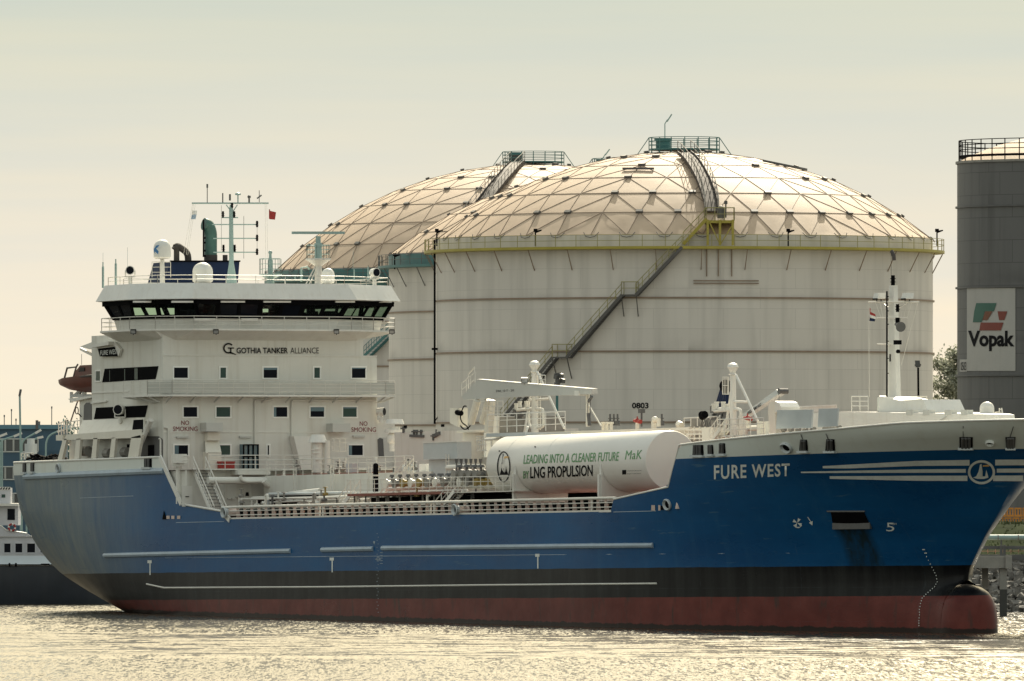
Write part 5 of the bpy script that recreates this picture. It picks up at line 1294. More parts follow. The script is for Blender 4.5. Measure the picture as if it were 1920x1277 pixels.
m = MB(); m.cyl(cz([(1490,480)])[0]+Vector((0,.6,0)), cz([(1490,840)])[0]+Vector((0,.6,0)), .14); m.bar(cz([(1500,590)])[0]+Vector((0,.6,0)), cz([(1640,830)])[0]+Vector((0,.6,0)), .08); m.build('boom_rest', 'cream', CR)
m = MB(); m.tube(cz([(1575,480),(1572,690)]), .03).tube(cz([(1600,480),(1600,720)]), .03).bar(cz([(1580,560)])[0], cz([(1620,500)])[0], .16).cyl(cz([(1580,690)])[0], cz([(1592,830)])[0], .14); m.build('hook_block', 'darkgrey', CR)
m = MB(); rails(m, cz([(155,500),(305,380)]), 1.0, 2, .8, .025); rails(m, cz([(230,430),(300,350)]), 1.2, 1, .8, .04); rails(m, cz([(1020,360),(1095,360)]), .65, 2, .6, .03); m.build('boom_railing', 'rail', CR, fix=False)
rail_path('platform_railing', cz([(320,720),(620,720)]), 1.1, 3, .9, CR, .03)
flood(cz([(860,310)])[0], (1,-.5,-.5), .5, CR, 'darkgrey')
m = MB(); a, b = S(935,812,y=1), S(992,780,y=1); m.box((a.x,1,8),(b.x,4,b.z)); m.build('deck_house', 'steel', SHIP, smooth=False)
m = MB(); a, b = S(911,812,y=.9), S(935,780,y=.9); m.box((a.x,.9,8),(b.x,4,b.z)); m.build('deck_house', 'white', SHIP, smooth=False)
m = MB()
for u0, v0, u1, v1 in ((895,820,911,845),): 
    for i in range(4): m.bar(S(u0+i*5,v0,y=-3), S(u0+i*5,v1,y=-3), .08)
    for v in (818,826,834,845): m.bar(S(u0-2,v,y=-3), S(u1+2,v,y=-3), .06)
m.build('rack', 'rail', SHIP, smooth=False)
# ---- vent masts
def ventmast(u, vb, vt, y, name, braces):
    g = empty(name, parent=SHIP); a = S(u, vb, y=y); z1 = S(u, vt, y=y).z; x = a.x; h = z1-a.z
    MB().cyl((x,y,a.z-1.5), (x,y,z1-.85), .30, .20, 12).lathe([(.2,z1-.9),(.33,z1-.85),(.2,z1-.8),(.22,z1-.65),(.42,z1-.32),(.34,z1-.12),(.12,z1),(.01,z1)], (x,y,0), 14).build('vent_pole', 'white', g)
    m = MB()
    for p, q in braces: m.cyl(S(*p, y=y), S(*q, y=y), .09, n=8)
    m.build('brace', 'white', g); return g, x
g, x = ventmast(1003,806,676,0,'vent_mast',[((1007,697),(1058,803)),((1001,700),(983,812)),((992,750),(1030,748))])
m = MB().tube([S(970,769,y=0), S(1000,766,y=0)], .12).tube([S(1006,767,y=0), S(1018,767,y=0), S(1019,800,y=0), S(1005,803,y=0)], .12, 8, .3).tube([S(991,770,y=0), S(992,798,y=0), S(1000,803,y=0)], .12, 8, .3)
for u, v in ((968,756),(975,752),(987,752)): m.cyl(S(u,v+12,y=0), S(u,v,y=0), .14).cyl(S(u,v+3,y=0), S(u,v,y=0), .17)
m.build('vent_piping', 'pipe', g)
m = MB()
for u, v in ((968,772),(975,776),(985,774),(972,780)): m.cbox(S(u,v,y=.3), (.4,.4,.4))
m.build('relief_valve', 'darkgrey', g, smooth=False)
m = MB(); m.bar(S(1008.5,700,y=.3), S(1008.5,806,y=.3), .06).bar(S(1013,700,y=.3), S(1013,806,y=.3), .06)
for i in range(26): m.bar(S(1008.5,700+i*4,y=.3), S(1013,700+i*4,y=.3), .03)
m.build('ladder', 'rail', g, smooth=False)
g, x = ventmast(1375,830,680,0,'vent_mast',[((1380,703),(1421,790)),((1376,703),(1356,828)),((1376,753),(1402,754))])
m = MB().tube([S(1340,771,y=0), S(1385,767,y=0), S(1389,770,y=0), S(1389,800,y=0)], .12, 8, .3).tube([S(1348,767,y=0), S(1370,766,y=0)], .12)
for u, v in ((1338,757),(1344,753),(1356,753),(1362,757)): m.cyl(S(u,v+14,y=0), S(u,v,y=0), .15).cyl(S(u,v+3,y=0), S(u,v,y=0), .19)
m.build('vent_piping', 'pipe', g)
m = MB()
for u, v in ((1340,768),(1346,774),(1352,770),(1343,782),(1358,775),(1350,783),(1362,782)): m.cbox(S(u,v,y=.3), (.5,.5,.5))
m.build('relief_valve', 'darkgrey', g, smooth=False)
m = MB(); m.bar(S(1355,707,y=.3), S(1355,740,y=.3), .05).bar(S(1366,707,y=.3), S(1366,740,y=.3), .05); [m.bar(S(1355,707+i*16,y=.3), S(1366,707+i*16,y=.3), .05) for i in range(3)]; [m.bar(S(1358+i*3,707,y=.3), S(1358+i*3,740,y=.3), .03) for i in range(3)]; m.build('ladder_cage', 'rail', g, smooth=False)
# lashed hoses and provision crane
m = MB()
for i in range(5): m.cyl(S(1344+i*4.4,762,y=2), S(1356+i*2.1,722,y=2), .16, n=7)
m.build('hose_bundle', 'navy', SHIP); m = MB().sphere(S(1361,724,y=1.8), .5, 10, 6).build('hose_cap', 'black', SHIP)
PC = empty('provision_crane', parent=SHIP)
def c4(L, y=1.5): return [S(1400+x/6, 700+y_/6, y=y) for x, y_ in L]
MB().prism(c4([(-60,515),(-60,470),(335,183),(378,222)]), (0,.5,0)).build('boom', 'greypaint', PC, smooth=False)
MB().cyl(c4([(375,200)])[0]-Vector((0,.1,0)), c4([(375,200)])[0]+Vector((0,.6,0)), .22, n=10).tube(c4([(364,215),(364,320)]), .02).build('sheave', 'darkgrey', PC)
MB().cyl(c4([(-40,760)])[0], c4([(-40,480)])[0], .35).build('pedestal', 'white', PC)
A, B = (1402,775), (1425,758.5)
lettering('load_mark', 'WLL 900 KG', (1401,779,1426.5,762,6.5,6.5), lambda u, v: S(u, v, y=1.47), 'letter', PC, bold=.02)
# catwalk and pipe run between crane and forecastle
CW = empty('catwalk', parent=SHIP); z = S(1150,806,y=-1).z
m = MB(); x0, x1 = S(1010,806,y=-1).x, S(1300,806,y=-1).x
for y in (-1.2, .6): m.box((x0,y-.08,z-.2),(x1,y+.08,z))
for i in range(26): m.box((x0+i*(x1-x0)/25-.04,-1.2,z-.5),(x0+i*(x1-x0)/25+.04,.6,z-.2))
m.box((x0,-1.2,z-.7),(x1,-1.05,z-.55)); m.build('catwalk_frame', 'cream', CW, smooth=False)
m = MB()
for y, zz, r in ((2,-.15,.18),(2.6,-.15,.14),(3.4,-.05,.2)): m.cyl((x0,y,z+zz), (x1+6,y,z+zz), r)
m.build('cargo_line', 'pipe', CW)
m = MB()
for u in (1131,1138,1146): p = S(u,800,y=0); m.cyl(p-UP*.3, p+UP*.3, .13, n=8).cyl(p+UP*.2, p+UP*.35, .2, n=8)
m.cyl(S(1226,806,y=0), S(1226,790,y=0), .2).sphere(S(1228,787,y=0), .25).cyl(S(1235,800,y=0), S(1235,784,y=0), .14).cyl(S(1278,798,y=0), S(1272,795,y=0), .25); m.build('pv_vent', 'cream', CW)
m = MB()
for u in (1144,1151,1158,1241): p = S(u,798,y=1); m.cyl(p, p+UP*.35, .18).cyl(p+UP*.35, p+UP*.85, .07).cyl(p+UP*.5, p+UP*.56, .15)
m.build('vent_head', 'darkgrey', CW)
for u in (1195, 1402):
    g = empty('fire_monitor', parent=SHIP); p = S(u, 800 if u < 1300 else 795, y=-.5); MB().cyl(p-UP*.3, p+UP*.35, .14).build('stand', 'cream', g)
    MB().cyl(p+Vector((-.45,0,.45)), p+Vector((.5,0,.35)), .12, .16).sphere(p+UP*.42, .2).cyl(p+UP*.45, p+UP*.75, .05).build('nozzle', 'red', g)
g = empty('deck_floodlight', parent=SHIP); p = S(1203,800,y=0); q = S(1203,772,y=0); MB().cyl(p, q, .07).build('pole', 'darkgrey', g); MB().cbox(q+UP*.05, (.35,.4,.3)).build('lamp_housing', 'darkgrey', g, smooth=False)
# forward platform with rails and stair
FP = empty('forward_platform', parent=SHIP); a = S(1350,812,y=-3); x0, x1, z = a.x-.3, S(1432,812,y=-3).x, S(1400,815,y=-3).z
MB().box((x0,-3,z-.12),(x1,4,z)).build('platform_floor', 'cream', FP, smooth=False)
rail_path('railing', [(x0,-3,z),(x1,-3,z)], 1.15, 3, 1.0, FP, .035); m = MB()
for i in range(7): x = x0+.2+i*(x1-x0-.4)/6; m.bar((x,-3,7.8), (x,-3,z), .14); m.bar((x,1,7.8), (x,1,z+.9), .2)
for i in range(5): m.cbox((x0+1+i*1.3, 0, z+.5), (.5,.5,1.0))
m.build('pillar', 'cream', FP, smooth=False)
rail_path('railing', [S(1283,800,y=0), S(1345,797,y=0)], .62, 1, 1.0, FP, .04); MB().box((S(1295,800,y=1).x,1,9),(S(1345,800,y=1).x,3,S(1295,786,y=1).z)).build('locker', 'steel', FP, smooth=False)
m = MB(); 
for u in (1292,1302,1312,1322,1332): m.bar(S(u,800,y=-1.5), S(u,826,y=-1.5), .09)
for v in (806,814,822): m.bar(S(1288,v,y=-1.5), S(1340,v,y=-1.5), .1)
m.box((S(1316,830,y=-2).x,-2,8),(S(1336,830,y=-2).x,-1,S(1320,802,y=-2).z)); m.build('pipe_stand', 'cream', FP, smooth=False)
g = empty('forward_stair', parent=FP); stair(g, S(1350,805,y=-3.2), S(1330,832,y=-3.2), .7, 8, (0,1,0), 'cream', 'cream')
m = MB().cyl(S(1316,781,y=-1), S(1322,777,y=-1), .28).sphere(S(1317,778,y=-1), .3); m.build('lamp_cluster', 'black', FP)
m = MB()
for i in range(7): m.tube([S(1314+i*3,800,y=-1), S(1317+i*2.5,788+(i%3)*3,y=-1), S(1312+i*4,783+(i%2)*8,y=-1)], .04, 5)
m.build('wire_tangle', 'darkgrey', FP)
# ---- forecastle
FC = empty('forecastle_house', parent=SHIP)
def fc(u, v, o=-4): return S(u, v, y=-6.6+(u-1500)/370*5.4+(o+4))
L = [(1500,812), (1500,775), (1570,772), (1620,772.5), (1700,774), (1785,775.5), (1868,777), (1878,814)]
m = MB(); a = [fc(*p) for p in L]; b = [Vector((p.x-1.5 if i > 5 else p.x, abs(p.y)*.9, p.z)) for i, p in enumerate(a)]
m.add(a+b, [(0,1,2,3,4,5,6,7), tuple(range(15,7,-1))]+[(i, (i+1) % 8, 8+(i+1) % 8, 8+i) for i in range(8)]); m.build('house_wall', 'white', FC, smooth=False)
m = MB()
for u in (1704.5,1736,1777,1807): m.prism([fc(u-6,778.5,-4.02), fc(u-6,768.5,-4.02), fc(u+6,768.5,-4.02), fc(u+6,778.5,-4.02)], (0,.5,0))
m.build('roof_block', 'shade_panel', FC, smooth=False)
m = MB().bar(fc(1670,794,-4.05), fc(1686,794,-4.05), .08, .1).bar(fc(1690,794,-4.05), fc(1752,793,-4.05), .08, .1).bar(fc(1761,789,-4.05), fc(1774,781,-4.05), .06); m.build('wall_stiffener', 'shade_panel', FC, smooth=False)
m = MB().prism([fc(1648,772,-2.5), fc(1648,744,-2.5), fc(1690,753,-2.5), fc(1700,772,-2.5)], (0,3,0)).prism([fc(1690,753,-2.49), fc(1730,749,-2.49), fc(1741,773,-2.49), fc(1700,773,-2.49)], (0,3,0)).prism([fc(1648,744,-2.5), fc(1690,753,-2.5), fc(1730,749,-2.5), fc(1720,746,.5), fc(1650,743,.5)], (0,0,.05)); m.build('winch_hood', 'white', FC, smooth=False)
m = MB()
for i in range(14): m.bar(fc(1688+i*2.6,750.5,-2.2), fc(1684+i*2.9,746,0), .06)
m.build('hood_rib', 'white', FC, smooth=False)
m = MB(); a, b = fc(1628,770,-2.5), fc(1647,744.5,-2.5); m.box((a.x,-2.5,a.z),(b.x,-1.5,b.z)); m.build('locker', 'bulwark', FC, smooth=False)
rail_path('railing', [fc(1597,770,-2.5), fc(1628,770,-2.5)], 1.0, 3, .75, FC, .035); rail_path('railing', [fc(1720,770,1), fc(1738,770,1)], 1.0, 3, .75, FC, .03)
m = MB().lathe([(.5,-.35),(.5,.1)]+[(.5*math.cos(t), .1+.45*math.sin(t)) for t in [i*math.pi/12 for i in range(1,7)]], fc(1850.5,768,-1), 18); m.build('mushroom_vent', 'white', FC)
m = MB().bar(fc(1874,795,-.5), fc(1874,765,-.5), .07).bar(fc(1884,797,-.5), fc(1878,765,-.5), .07); [m.bar(fc(1874,768+i*5,-.5), fc(1879.5+i*.6,768+i*5,-.5), .05) for i in range(6)]; m.bar(fc(1866,773,-.5), fc(1875,772,-.5), .06); m.build('jack_staff_ladder', 'rail', FC, smooth=False)
for (u0, v0, u1, v1) in ((1455,768,1523,804), (1533,765.5,1571,801)):
    g = empty('wave_screen', parent=SHIP); y = -9.2
    MB().prism([S(u0,v1,y=y), S(u0+2,v0+1,y=y), S(u1,v0,y=y), S(u1-2,v1-1.5,y=y)], (0,.12,0)).build('plate', 'greypaint', g, smooth=False)
    m = MB()
    for i in range(5): p = S(u0+14+(u1-u0-14)*i/4, v1+2, y=y+.4); m.cyl(p-UP*.4, p+UP*.1, .1).cyl(p-Vector((.2,0,0)), p+Vector((.3,0,0)), .12)
    m.cyl(S(u1,v1+2,y=y+.3), S(u1+4,v1+1,y=y+.3), .18); m.build('mooring_gear', 'steel', g)
g = empty('vent_cowl', parent=SHIP); y = -6.5
L = [(1444,815),(1448,772)]+[(1452.5-9+9*(1-math.cos(t))*1.0, 762-10*math.sin(t)) for t in []]
top = [(1440,772),(1441,758),(1446,752.5),(1453,752),(1460,755),(1464.5,763),(1465,772)]
MB().prism([S(u, v, y=y) for u, v in [(1443,816)]+top[:4]+[(1453,772),(1455,816)]], (0,1.5,0)).build('cowl_body', 'cream', g, smooth=False)
MB().prism([S(u, v, y=y) for u, v in top[3:]+[(1453,773)]], (0,1.5,0)).build('cowl_hood', 'white', g, smooth=False)
m = MB().box((S(1455,770,y=-6).x,-6,12),(S(1520,770,y=-6).x,-2,S(1500,775,y=-6).z)); m.build('winch_house', 'cream', SHIP, smooth=False)
m = MB().bar(S(1500,763,y=0), S(1568,760,y=0), .1, .12).prism([S(1500,772,y=0), S(1500,763,y=0), S(1567,761,y=0), S(1567,772,y=0)], (0,.1,0)); m.build('hatch_coaming', 'white', SHIP, smooth=False)
# ---- foremast
FM = empty('foremast', parent=SHIP); X = S(1676,745,y=0).x
def fm(u, v, y=-.45): return S(u, v, y=y)
MB().prism([fm(1663,746,-.2), fm(1667,535,-.2), fm(1675,535,-.2), fm(1681,746,-.2)], (0,.36,0)).build('mast_column', 'white', FM, smooth=False)
m = MB().cyl(fm(1629,566.5), fm(1723,566), .06).cyl(fm(1644,596), fm(1702,596), .04).cyl(fm(1645,645), fm(1672,646), .05); m.bar(fm(1655,568), fm(1668,578), .05).bar(fm(1700,568), fm(1684,578), .05); m.build('yard', 'rail', FM)
m = MB().cyl(fm(1663,745,-.5), fm(1663,546,-.5), .06)
for v in (556,583,608,640,672,700): m.bar(fm(1663,v,-.5), fm(1666,v,-.5), .06)
m.build('conduit', 'black', FM)
m = MB()
for a, b in (((1642,568),(1652,596)),((1650,568),(1656,597)),((1700,568),(1694,597)),((1709,568),(1701,597)),((1721,568),(1690,685)),((1629,570),(1630,745))): m.cyl(fm(*a), fm(*b), .018, n=4)
m.build('stay_wire', 'rail', FM)
m = MB(); lamp_stack(m, fm(1674.5,535), .7, .14); lamp_stack(m, fm(1683,585,-.8), .55, .12); lamp_stack(m, fm(1683,605,-.8), .35, .16); m.cbox(fm(1683,642,-.8), (.45,.4,.3)).cyl(fm(1683,659,-.8), fm(1685,659,-.8), .14).bar(fm(1669,664,-.6), fm(1669,678,-.6), .08).cyl(fm(1671,535), fm(1671,470), .015, n=4); m.build('navigation_lamp', 'black', FM)
m = MB().cyl(fm(1680,608,-.9), fm(1686,610,-.9), .12, .18).cyl(fm(1684,610,-1.0), fm(1689,613,-1.2), .18, .36, 14); m.build('horn', 'darkgrey', FM)
for u in (1648, 1701):
    g = empty('floodlight', parent=FM); p = fm(u, 556); MB().prism([p+Vector(q) for q in ((-.35,-.3,-.15),(.35,-.3,-.15),(.25,-.2,.25),(-.3,-.2,.25))], (0,.6,0)).build('lamp_housing', 'white', g, smooth=False); MB().bar(p+Vector((-.3,0,-.2)), p+Vector((-.3,0,-.45)), .05).bar(p+Vector((.3,0,-.2)), p+Vector((.3,0,-.45)), .05).bar(p+Vector((-.3,-.3,-.18)), p+Vector((.3,-.3,-.18)), .1).build('bracket', 'black', g, smooth=False)

# ---- the small stuff that crowds the tank deck
CL = empty('deck_fittings', parent=SHIP); rr = random.Random(21)
for i in range(52):            # upright vents and goosenecks
    x = rr.uniform(-37, 3); y = rr.choice([-8.8, -8.2, -5.4, -4.9, -6.8]); h = rr.uniform(.6, 2.0); zb = 7.85
    if -20 < x and y > -6: zb = 11.3 if y > -5 and x < -14 else 7.85
    r = rr.uniform(.06, .14); m = MB()
    if rr.random() < .5: m.tube([(x,y,zb), (x,y,zb+h), (x+.3,y,zb+h+.05), (x+.35,y,zb+h-.35)], r, 7, .2)
    else: m.cyl((x,y,zb), (x,y,zb+h), r).cyl((x,y,zb+h), (x,y,zb+h+.16), r*2.1, r*1.6, 10)
    m.build('gooseneck_vent', rr.choice(['pipe', 'pipe', 'rail', 'steel', 'darkgrey']), CL)
for i in range(22):            # pipe runs along the deck
    x0 = rr.uniform(-37, -18); x1 = x0+rr.uniform(6, 22); y = rr.uniform(-8.6, -4.8); z = rr.uniform(8.1, 9.8)
    MB().tube([(x0,y,7.9), (x0,y,z), (min(x1,2),y,z+rr.uniform(-.1,.1)), (min(x1,2),y,z-rr.uniform(.3,1))], rr.uniform(.06,.15), 8, .25).build('pipe_run', rr.choice(['pipe','pipe','rail','greypaint']), CL)
for i in range(40):            # hand wheels and valve bodies on the trunk and by the manifold
    x = rr.uniform(-36, 3); y = rr.choice([-4.4, -3.4, -8.6, -7.6]); z = rr.uniform(11.5, 12.5) if y > -5 and x < -12 else rr.uniform(8.6, 10.3); a = rr.uniform(0, 3)
    m = MB().cyl((x,y,z-.6), (x,y,z), .07).lathe([(.17,-.03),(.21,0),(.17,.03),(.14,0),(.17,-.03)], (x,y,z+.02), 12).cyl((x-.25,y,z-.5), (x+.25,y,z-.5), .13)
    m.build('hand_valve', rr.choice(['steel','darkgrey','darkgrey','pipe','brass','steel']), CL)
for i in range(9):             # boxes and lockers
    x = rr.uniform(-37, 0); y = rr.choice([-3.2, -1, 1.5]); w_, h = rr.uniform(.5,1.3), rr.uniform(.5,1.1)
    MB().box((x,y,11.26),(x+w_,y+.6,11.26+h)).build('locker', rr.choice(['house','greypaint','white','steel']), CL, smooth=False)
for i in range(5):
    x = -33+i*6.3; m = MB(); z1 = rr.uniform(11.6, 12.6)
    for dx in (0, .45): m.bar((x+dx,-5.0,7.9), (x+dx,-5.0,z1), .06)
    for k in range(14): m.bar((x,-5.0,8.1+k*.32), (x+.45,-5.0,8.1+k*.32), .04)
    m.build('ladder', 'rail', CL, smooth=False)
# seams, studs and brackets on the gas tank
m = MB()
for i, x in enumerate((GX0+3.1, GX0+9.4, GX0+15.7, GX0+21.6)): m.lathe([(GR-.002,x-.03),(GR+.010,x-.015),(GR+.010,x+.015),(GR-.002,x+.03)], (0,GY,GZ), 64, 'x')
m.build('weld_bead', 'tankwhite', GT)
m = MB()
for u, v in ((1004,838),(960,918),(937,846),(985,890)): p = gt(u, v, 0); m.cyl(p, p+Vector((0,-.07,.03)), .06, n=8)
m.build('stud', 'darkgrey', GT)
# ------------------------------------------------------------------ loose things on and about the ship
def ship_thing(o): o.matrix_world = SHIP_M @ o.matrix_basis if False else o.matrix_basis; return o
def at_ship(name, label, cat, group=None):
    r = tag(empty(name), label, cat, group); r.rotation_euler = (0, -TRIM, 0); return r
g = at_ship('lifeboat', 'dark orange lifeboat hanging in davits beside the white superstructure', 'lifeboat'); LY = -7.5
def lb(u, v, y=LY): return S(u, v, y=y)
m = MB(); st_ = [(112,719,716,.05),(122,725,712.5,.6),(140,732,709,1.1),(165,736,706,1.3),(195,737,703,1.3),(215,733,702,.9),(225,722,703,.1)]; k = 12
for u, vb, vt, hw in st_:
    a, b = lb(u, vb), lb(u, vt); h = a.z-b.z
    for i in range(k): 
        t = math.pi*i/(k-1); m.v.append(Vector((b.x, b.y-hw*math.cos(t), b.z+h*math.sin(t)**.7)))
m.f = [(j*k+i, j*k+i+1, (j+1)*k+i+1, (j+1)*k+i) for j in range(len(st_)-1) for i in range(k-1)]; m.build('boat_hull', 'orange', g)
m = MB().prism([lb(139,710,LY-.7), lb(141,697,LY-.7), lb(150,685,LY-.7), lb(215,682,LY-.7), lb(215,704,LY-.7)], (0,1.6,0)); m.build('canopy', 'orange', g, smooth=False)
MB().prism([lb(147,697,LY-.75), lb(150,689,LY-.75), lb(158,689,LY-.75), lb(158,696,LY-.75)], (0,.03,0)).build('canopy_window', 'glass_dark', g, smooth=False)
m = MB().tube([lb(113,716,LY-.6), lb(140,708,LY-1.15), lb(170,704.5,LY-1.3), lb(215,701,LY-1.0)], .1); m.build('fender_rope', 'exhaust', g)
m = MB().tube([lb(120,712), lb(126,690), lb(143,688), lb(137,710)], .08); m.bar(lb(143,688), lb(146,683), .1); m.build('release_frame', 'darkgrey', g)
DV = empty('lifeboat_davit', parent=SHIP)
m = MB().bar(lb(134,755), lb(134,735), .2).bar(lb(134,742), lb(172,742), .25).bar(lb(140,742), lb(155,728), .2).bar(lb(158,745), lb(158,722), .3).bar(lb(145,728), lb(150,742), .18); m.build('cradle', 'greypaint', DV, smooth=False)
MB().tube([lb(154,730), lb(141,765), lb(131,795)], .06).tube([lb(153,664),lb(153,684)], .02).build('fall_wire', 'darkgrey', DV)
m = MB(); rails(m, [S(110,818,y=-8), S(125,812,y=-8)], 1.0, 3, .5, .04); m.build('deck_rail', 'rail', DV, fix=False)
m = MB(); p = S(144,770,y=-9.1); m.lathe([(.25,-.03),(.3,-.03),(.3,.03),(.25,.03),(.25,-.03)], p, 14, 'y'); m.bar(p+Vector((.2,0,-.2)), p+Vector((.8,0,-.5)), .06); m.build('hose_reel', 'black', DV)
def flag(name, label, pts, mats, frame, group=None):
    r = tag(empty(name), label, 'flag', group)
    for k, (mat, L) in enumerate(zip(mats, pts)):
        m = MB(); nn = 8; (u0,v0),(u1,v1),(u2,v2),(u3,v3) = L
        for i in range(nn+1):
            t = i/nn; o = .12*math.sin(t*7+1)
            for s_ in (0, .5, 1):
                ua, va = u0+(u1-u0)*t, v0+(v1-v0)*t; ub, vb = u3+(u2-u3)*t, v3+(v2-v3)*t
                m.v.append(frame(ua+(ub-ua)*s_, va+(vb-va)*s_)+RT*0+Vector((0,o,0)))
        m.f = [(i*3+j, (i+1)*3+j, (i+1)*3+j+1, i*3+j+1) for i in range(nn) for j in range(2)]
        m.build('flag_cloth' if len(mats) == 1 else 'flag_stripe', mat, r, fix=False)
    return r
def fr(X): return lambda u, v: SHIP_M @ S(u, v, x=X)
def fy(Y): return lambda u, v: SHIP_M @ S(u, v, y=Y)
flag('signal_flag', 'dark red flag flying from the right end of the signal mast yard', [[(502,392),(515,398),(513,412),(502,410)]], ['red'], fr(-53))
flag('signal_flag', 'small pale blue and white flag under the left end of the signal mast yard', [[(359,394),(367,395),(366,402),(358,403)],[(358,403),(366,402),(364,411),(357,411)]], ['flag_white','flag_blue'], fr(-53))
flag('courtesy_flag', 'small red white and dark blue flag on the left of the foremast', [[(1628.5,577),(1639,590),(1639,594),(1628.5,585)],[(1628.5,585),(1639,594),(1639,599),(1628.5,591)],[(1628.5,591),(1639,599),(1637,603),(1628.5,600)]], ['red','flag_white','navy'], fy(-.45))
g = tag(empty('mast_pennant'), 'small dark brown windsock hanging at the foremast tip', 'windsock')
m = MB().tube([SHIP_M @ S(1672,471,y=-.45), SHIP_M @ S(1676,480,y=-.45), SHIP_M @ S(1676.5,488,y=-.45)], .14); m.build('sock', 'exhaust', g)
def crate(label, u0, v0, u1, v1, X, grp='red fire boxes on the ship deck'):
    g = tag(empty('fire_box'), label, 'box', grp); g.rotation_euler = (0, -TRIM, 0)
    a, b = S(u0, v1, x=X), S(u1, v0, x=X)
    MB().box((X-.8,a.y,a.z),(X,b.y,b.z-.12)).build('box_body', 'red', g, smooth=False); MB().box((X-.83,a.y-.04,b.z-.12),(X+.03,b.y+.04,b.z)).build('lid', 'red', g, smooth=False)
    m = MB().box((X+.01,a.y+.2,b.z-.3),(X+.04,a.y+.3,b.z-.1)); m.build('latch', 'darkgrey', g, smooth=False)
crate('red fire box on the poop deck below the green window', 411,865,440,883,-45.2); crate('red fire box behind the rail right of the white ventilators', 779,868,803,884,-33)
g = at_ship('rope_heap', 'dark heap of mooring rope on the stern behind the bulwark', 'rope')
m = MB(); rr = random.Random(8); p0 = S(90,857,y=-8)
for i in range(16):
    c_ = p0+Vector((rr.uniform(-2,2.5), rr.uniform(-.8,.8), rr.uniform(-.25,.15))); r0 = rr.uniform(.25,.5); m.tube([c_+Vector((r0*math.cos(t)*1.6, r0*math.sin(t), .08*math.sin(3*t+i))) for t in [k*.7 for k in range(10)]], .09, 5)
m.build('rope_coil', 'black', g)
ST2 = empty('stern_gear', parent=SHIP); m = MB().cyl(S(58,862,y=-6), S(58,832,y=-6), .5, n=12).cyl(S(58,832,y=-6), S(58,822,y=-6), .3, n=12).build('winch_post', 'greypaint', ST2); m = MB(); rails(m, [S(40,862,y=-8), S(62,861,y=-8)], .5, 2, .5, .05); m.build('stern_rail', 'rail', ST2, fix=False)
for lab, L in (('pale mooring rope running right from the bow fairlead nearest the round emblem',[(1811,828),(1850,834),(1885,841),(1925,851),(1990,868)]),('pale mooring rope running right from the outermost bow fairlead',[(1894,828),(1910,832),(1930,838),(1990,858)])):
    h0 = hull_hit(*L[0], .15); pts = [SHIP_M @ h0]+[SHIP_M @ (S(u, v, y=h0.y+(u-L[0][0])*.06)) for u, v in L[1:]]
    o = MB().tube(pts, .045, 5).build('mooring_rope', 'rope'); tag(o, lab, 'rope', 'mooring ropes at the bow')
# ------------------------------------------------------------------ left bank: barge, offices, lamps
LR = ROT
class Loc:                                             # frame facing the lens at a distance
    def __init__(s, u, dist, root=None):
        p = W(u, HOR, dist); s.M = Matrix.Translation((p.x, p.y, 0)) @ Matrix.Rotation(LR, 4, 'Z'); s.I = s.M.inverted(); s.o = s.I @ CAM; s.p = (p.x, p.y, 0)
    def __call__(s, u, v, y=0.0):
        d = s.I.to_3x3() @ wray(u, v); return s.o+d*((y-s.o.y)/d.y)
paint('barge_hull', (.028,.034,.045), .45, .25, .5, .3, (.06,.06,.065)); paint('barge_white', (.52,.53,.56), .4, .06, 1, .15, (.35,.33,.3)); paint('barge_deck', (.55,.60,.62), .45, .05, 1)
bl = Loc(60, 886); B = tag(empty('inland_barge', bl.p, LR), 'dark hulled river barge with white cabin moored behind the stern', 'boat')
def bx(m, u0, v0, u1, v1, y0, dy): 
    a, b = bl(u0, v1, y0), bl(u1, v0, y0); return m.box((a.x, y0, a.z), (b.x, y0+dy, b.z))
m = MB(); prof = [(-420,1.0),(-300,1.0),(100,1.0),(160,.95),(200,.75),(225,.3)]; zt = bl(60,1061).z
secs = []
for u, f in prof:
    x = bl(u, 1100).x; hw = 4.6*f
    secs.append([Vector((x, 4.6-hw, zt)), Vector((x, 4.6-hw*.99, .6)), Vector((x, 4.6-hw*.85, -.8)), Vector((x, 4.6+hw*.85, -.8)), Vector((x, 4.6+hw, zt))])
for s_ in secs: m.v += s_
m.f = [(j*5+i, j*5+(i+1) % 5, (j+1)*5+(i+1) % 5, (j+1)*5+i) for j in range(len(secs)-1) for i in range(5)]+[(0,1,2,3,4), tuple((len(secs)-1)*5+i for i in (4,3,2,1,0))]
m.build('hull', 'barge_hull', B, ang=50)
m = MB(); a, b = bl(-420,1058), bl(190,1042,.9); m.prism([(a.x,-.05,a.z),(b.x-2,-.05,a.z),(b.x-2,1.0,b.z),(a.x,1.0,b.z)], (0,.06,0)); m.build('side_deck', 'barge_deck', B, smooth=False)
m = MB(); m.box((a.x,-.12,a.z-.08),(bl(150,1060).x,.1,a.z)); [m.cbox(bl(u,1059,-.15), (.15,.2,.3)) for u in (18,30,-40)]; m.bar(bl(77,1058,-.1), bl(93,1058,-.1), .1, .12); m.build('rubbing_strake', 'black', B, smooth=False)
cb = empty('deckhouse', parent=B); m = MB(); bx(m,-300,1006,215,1043,1.0,7); m.build('cabin_wall', 'barge_white', cb, smooth=False)
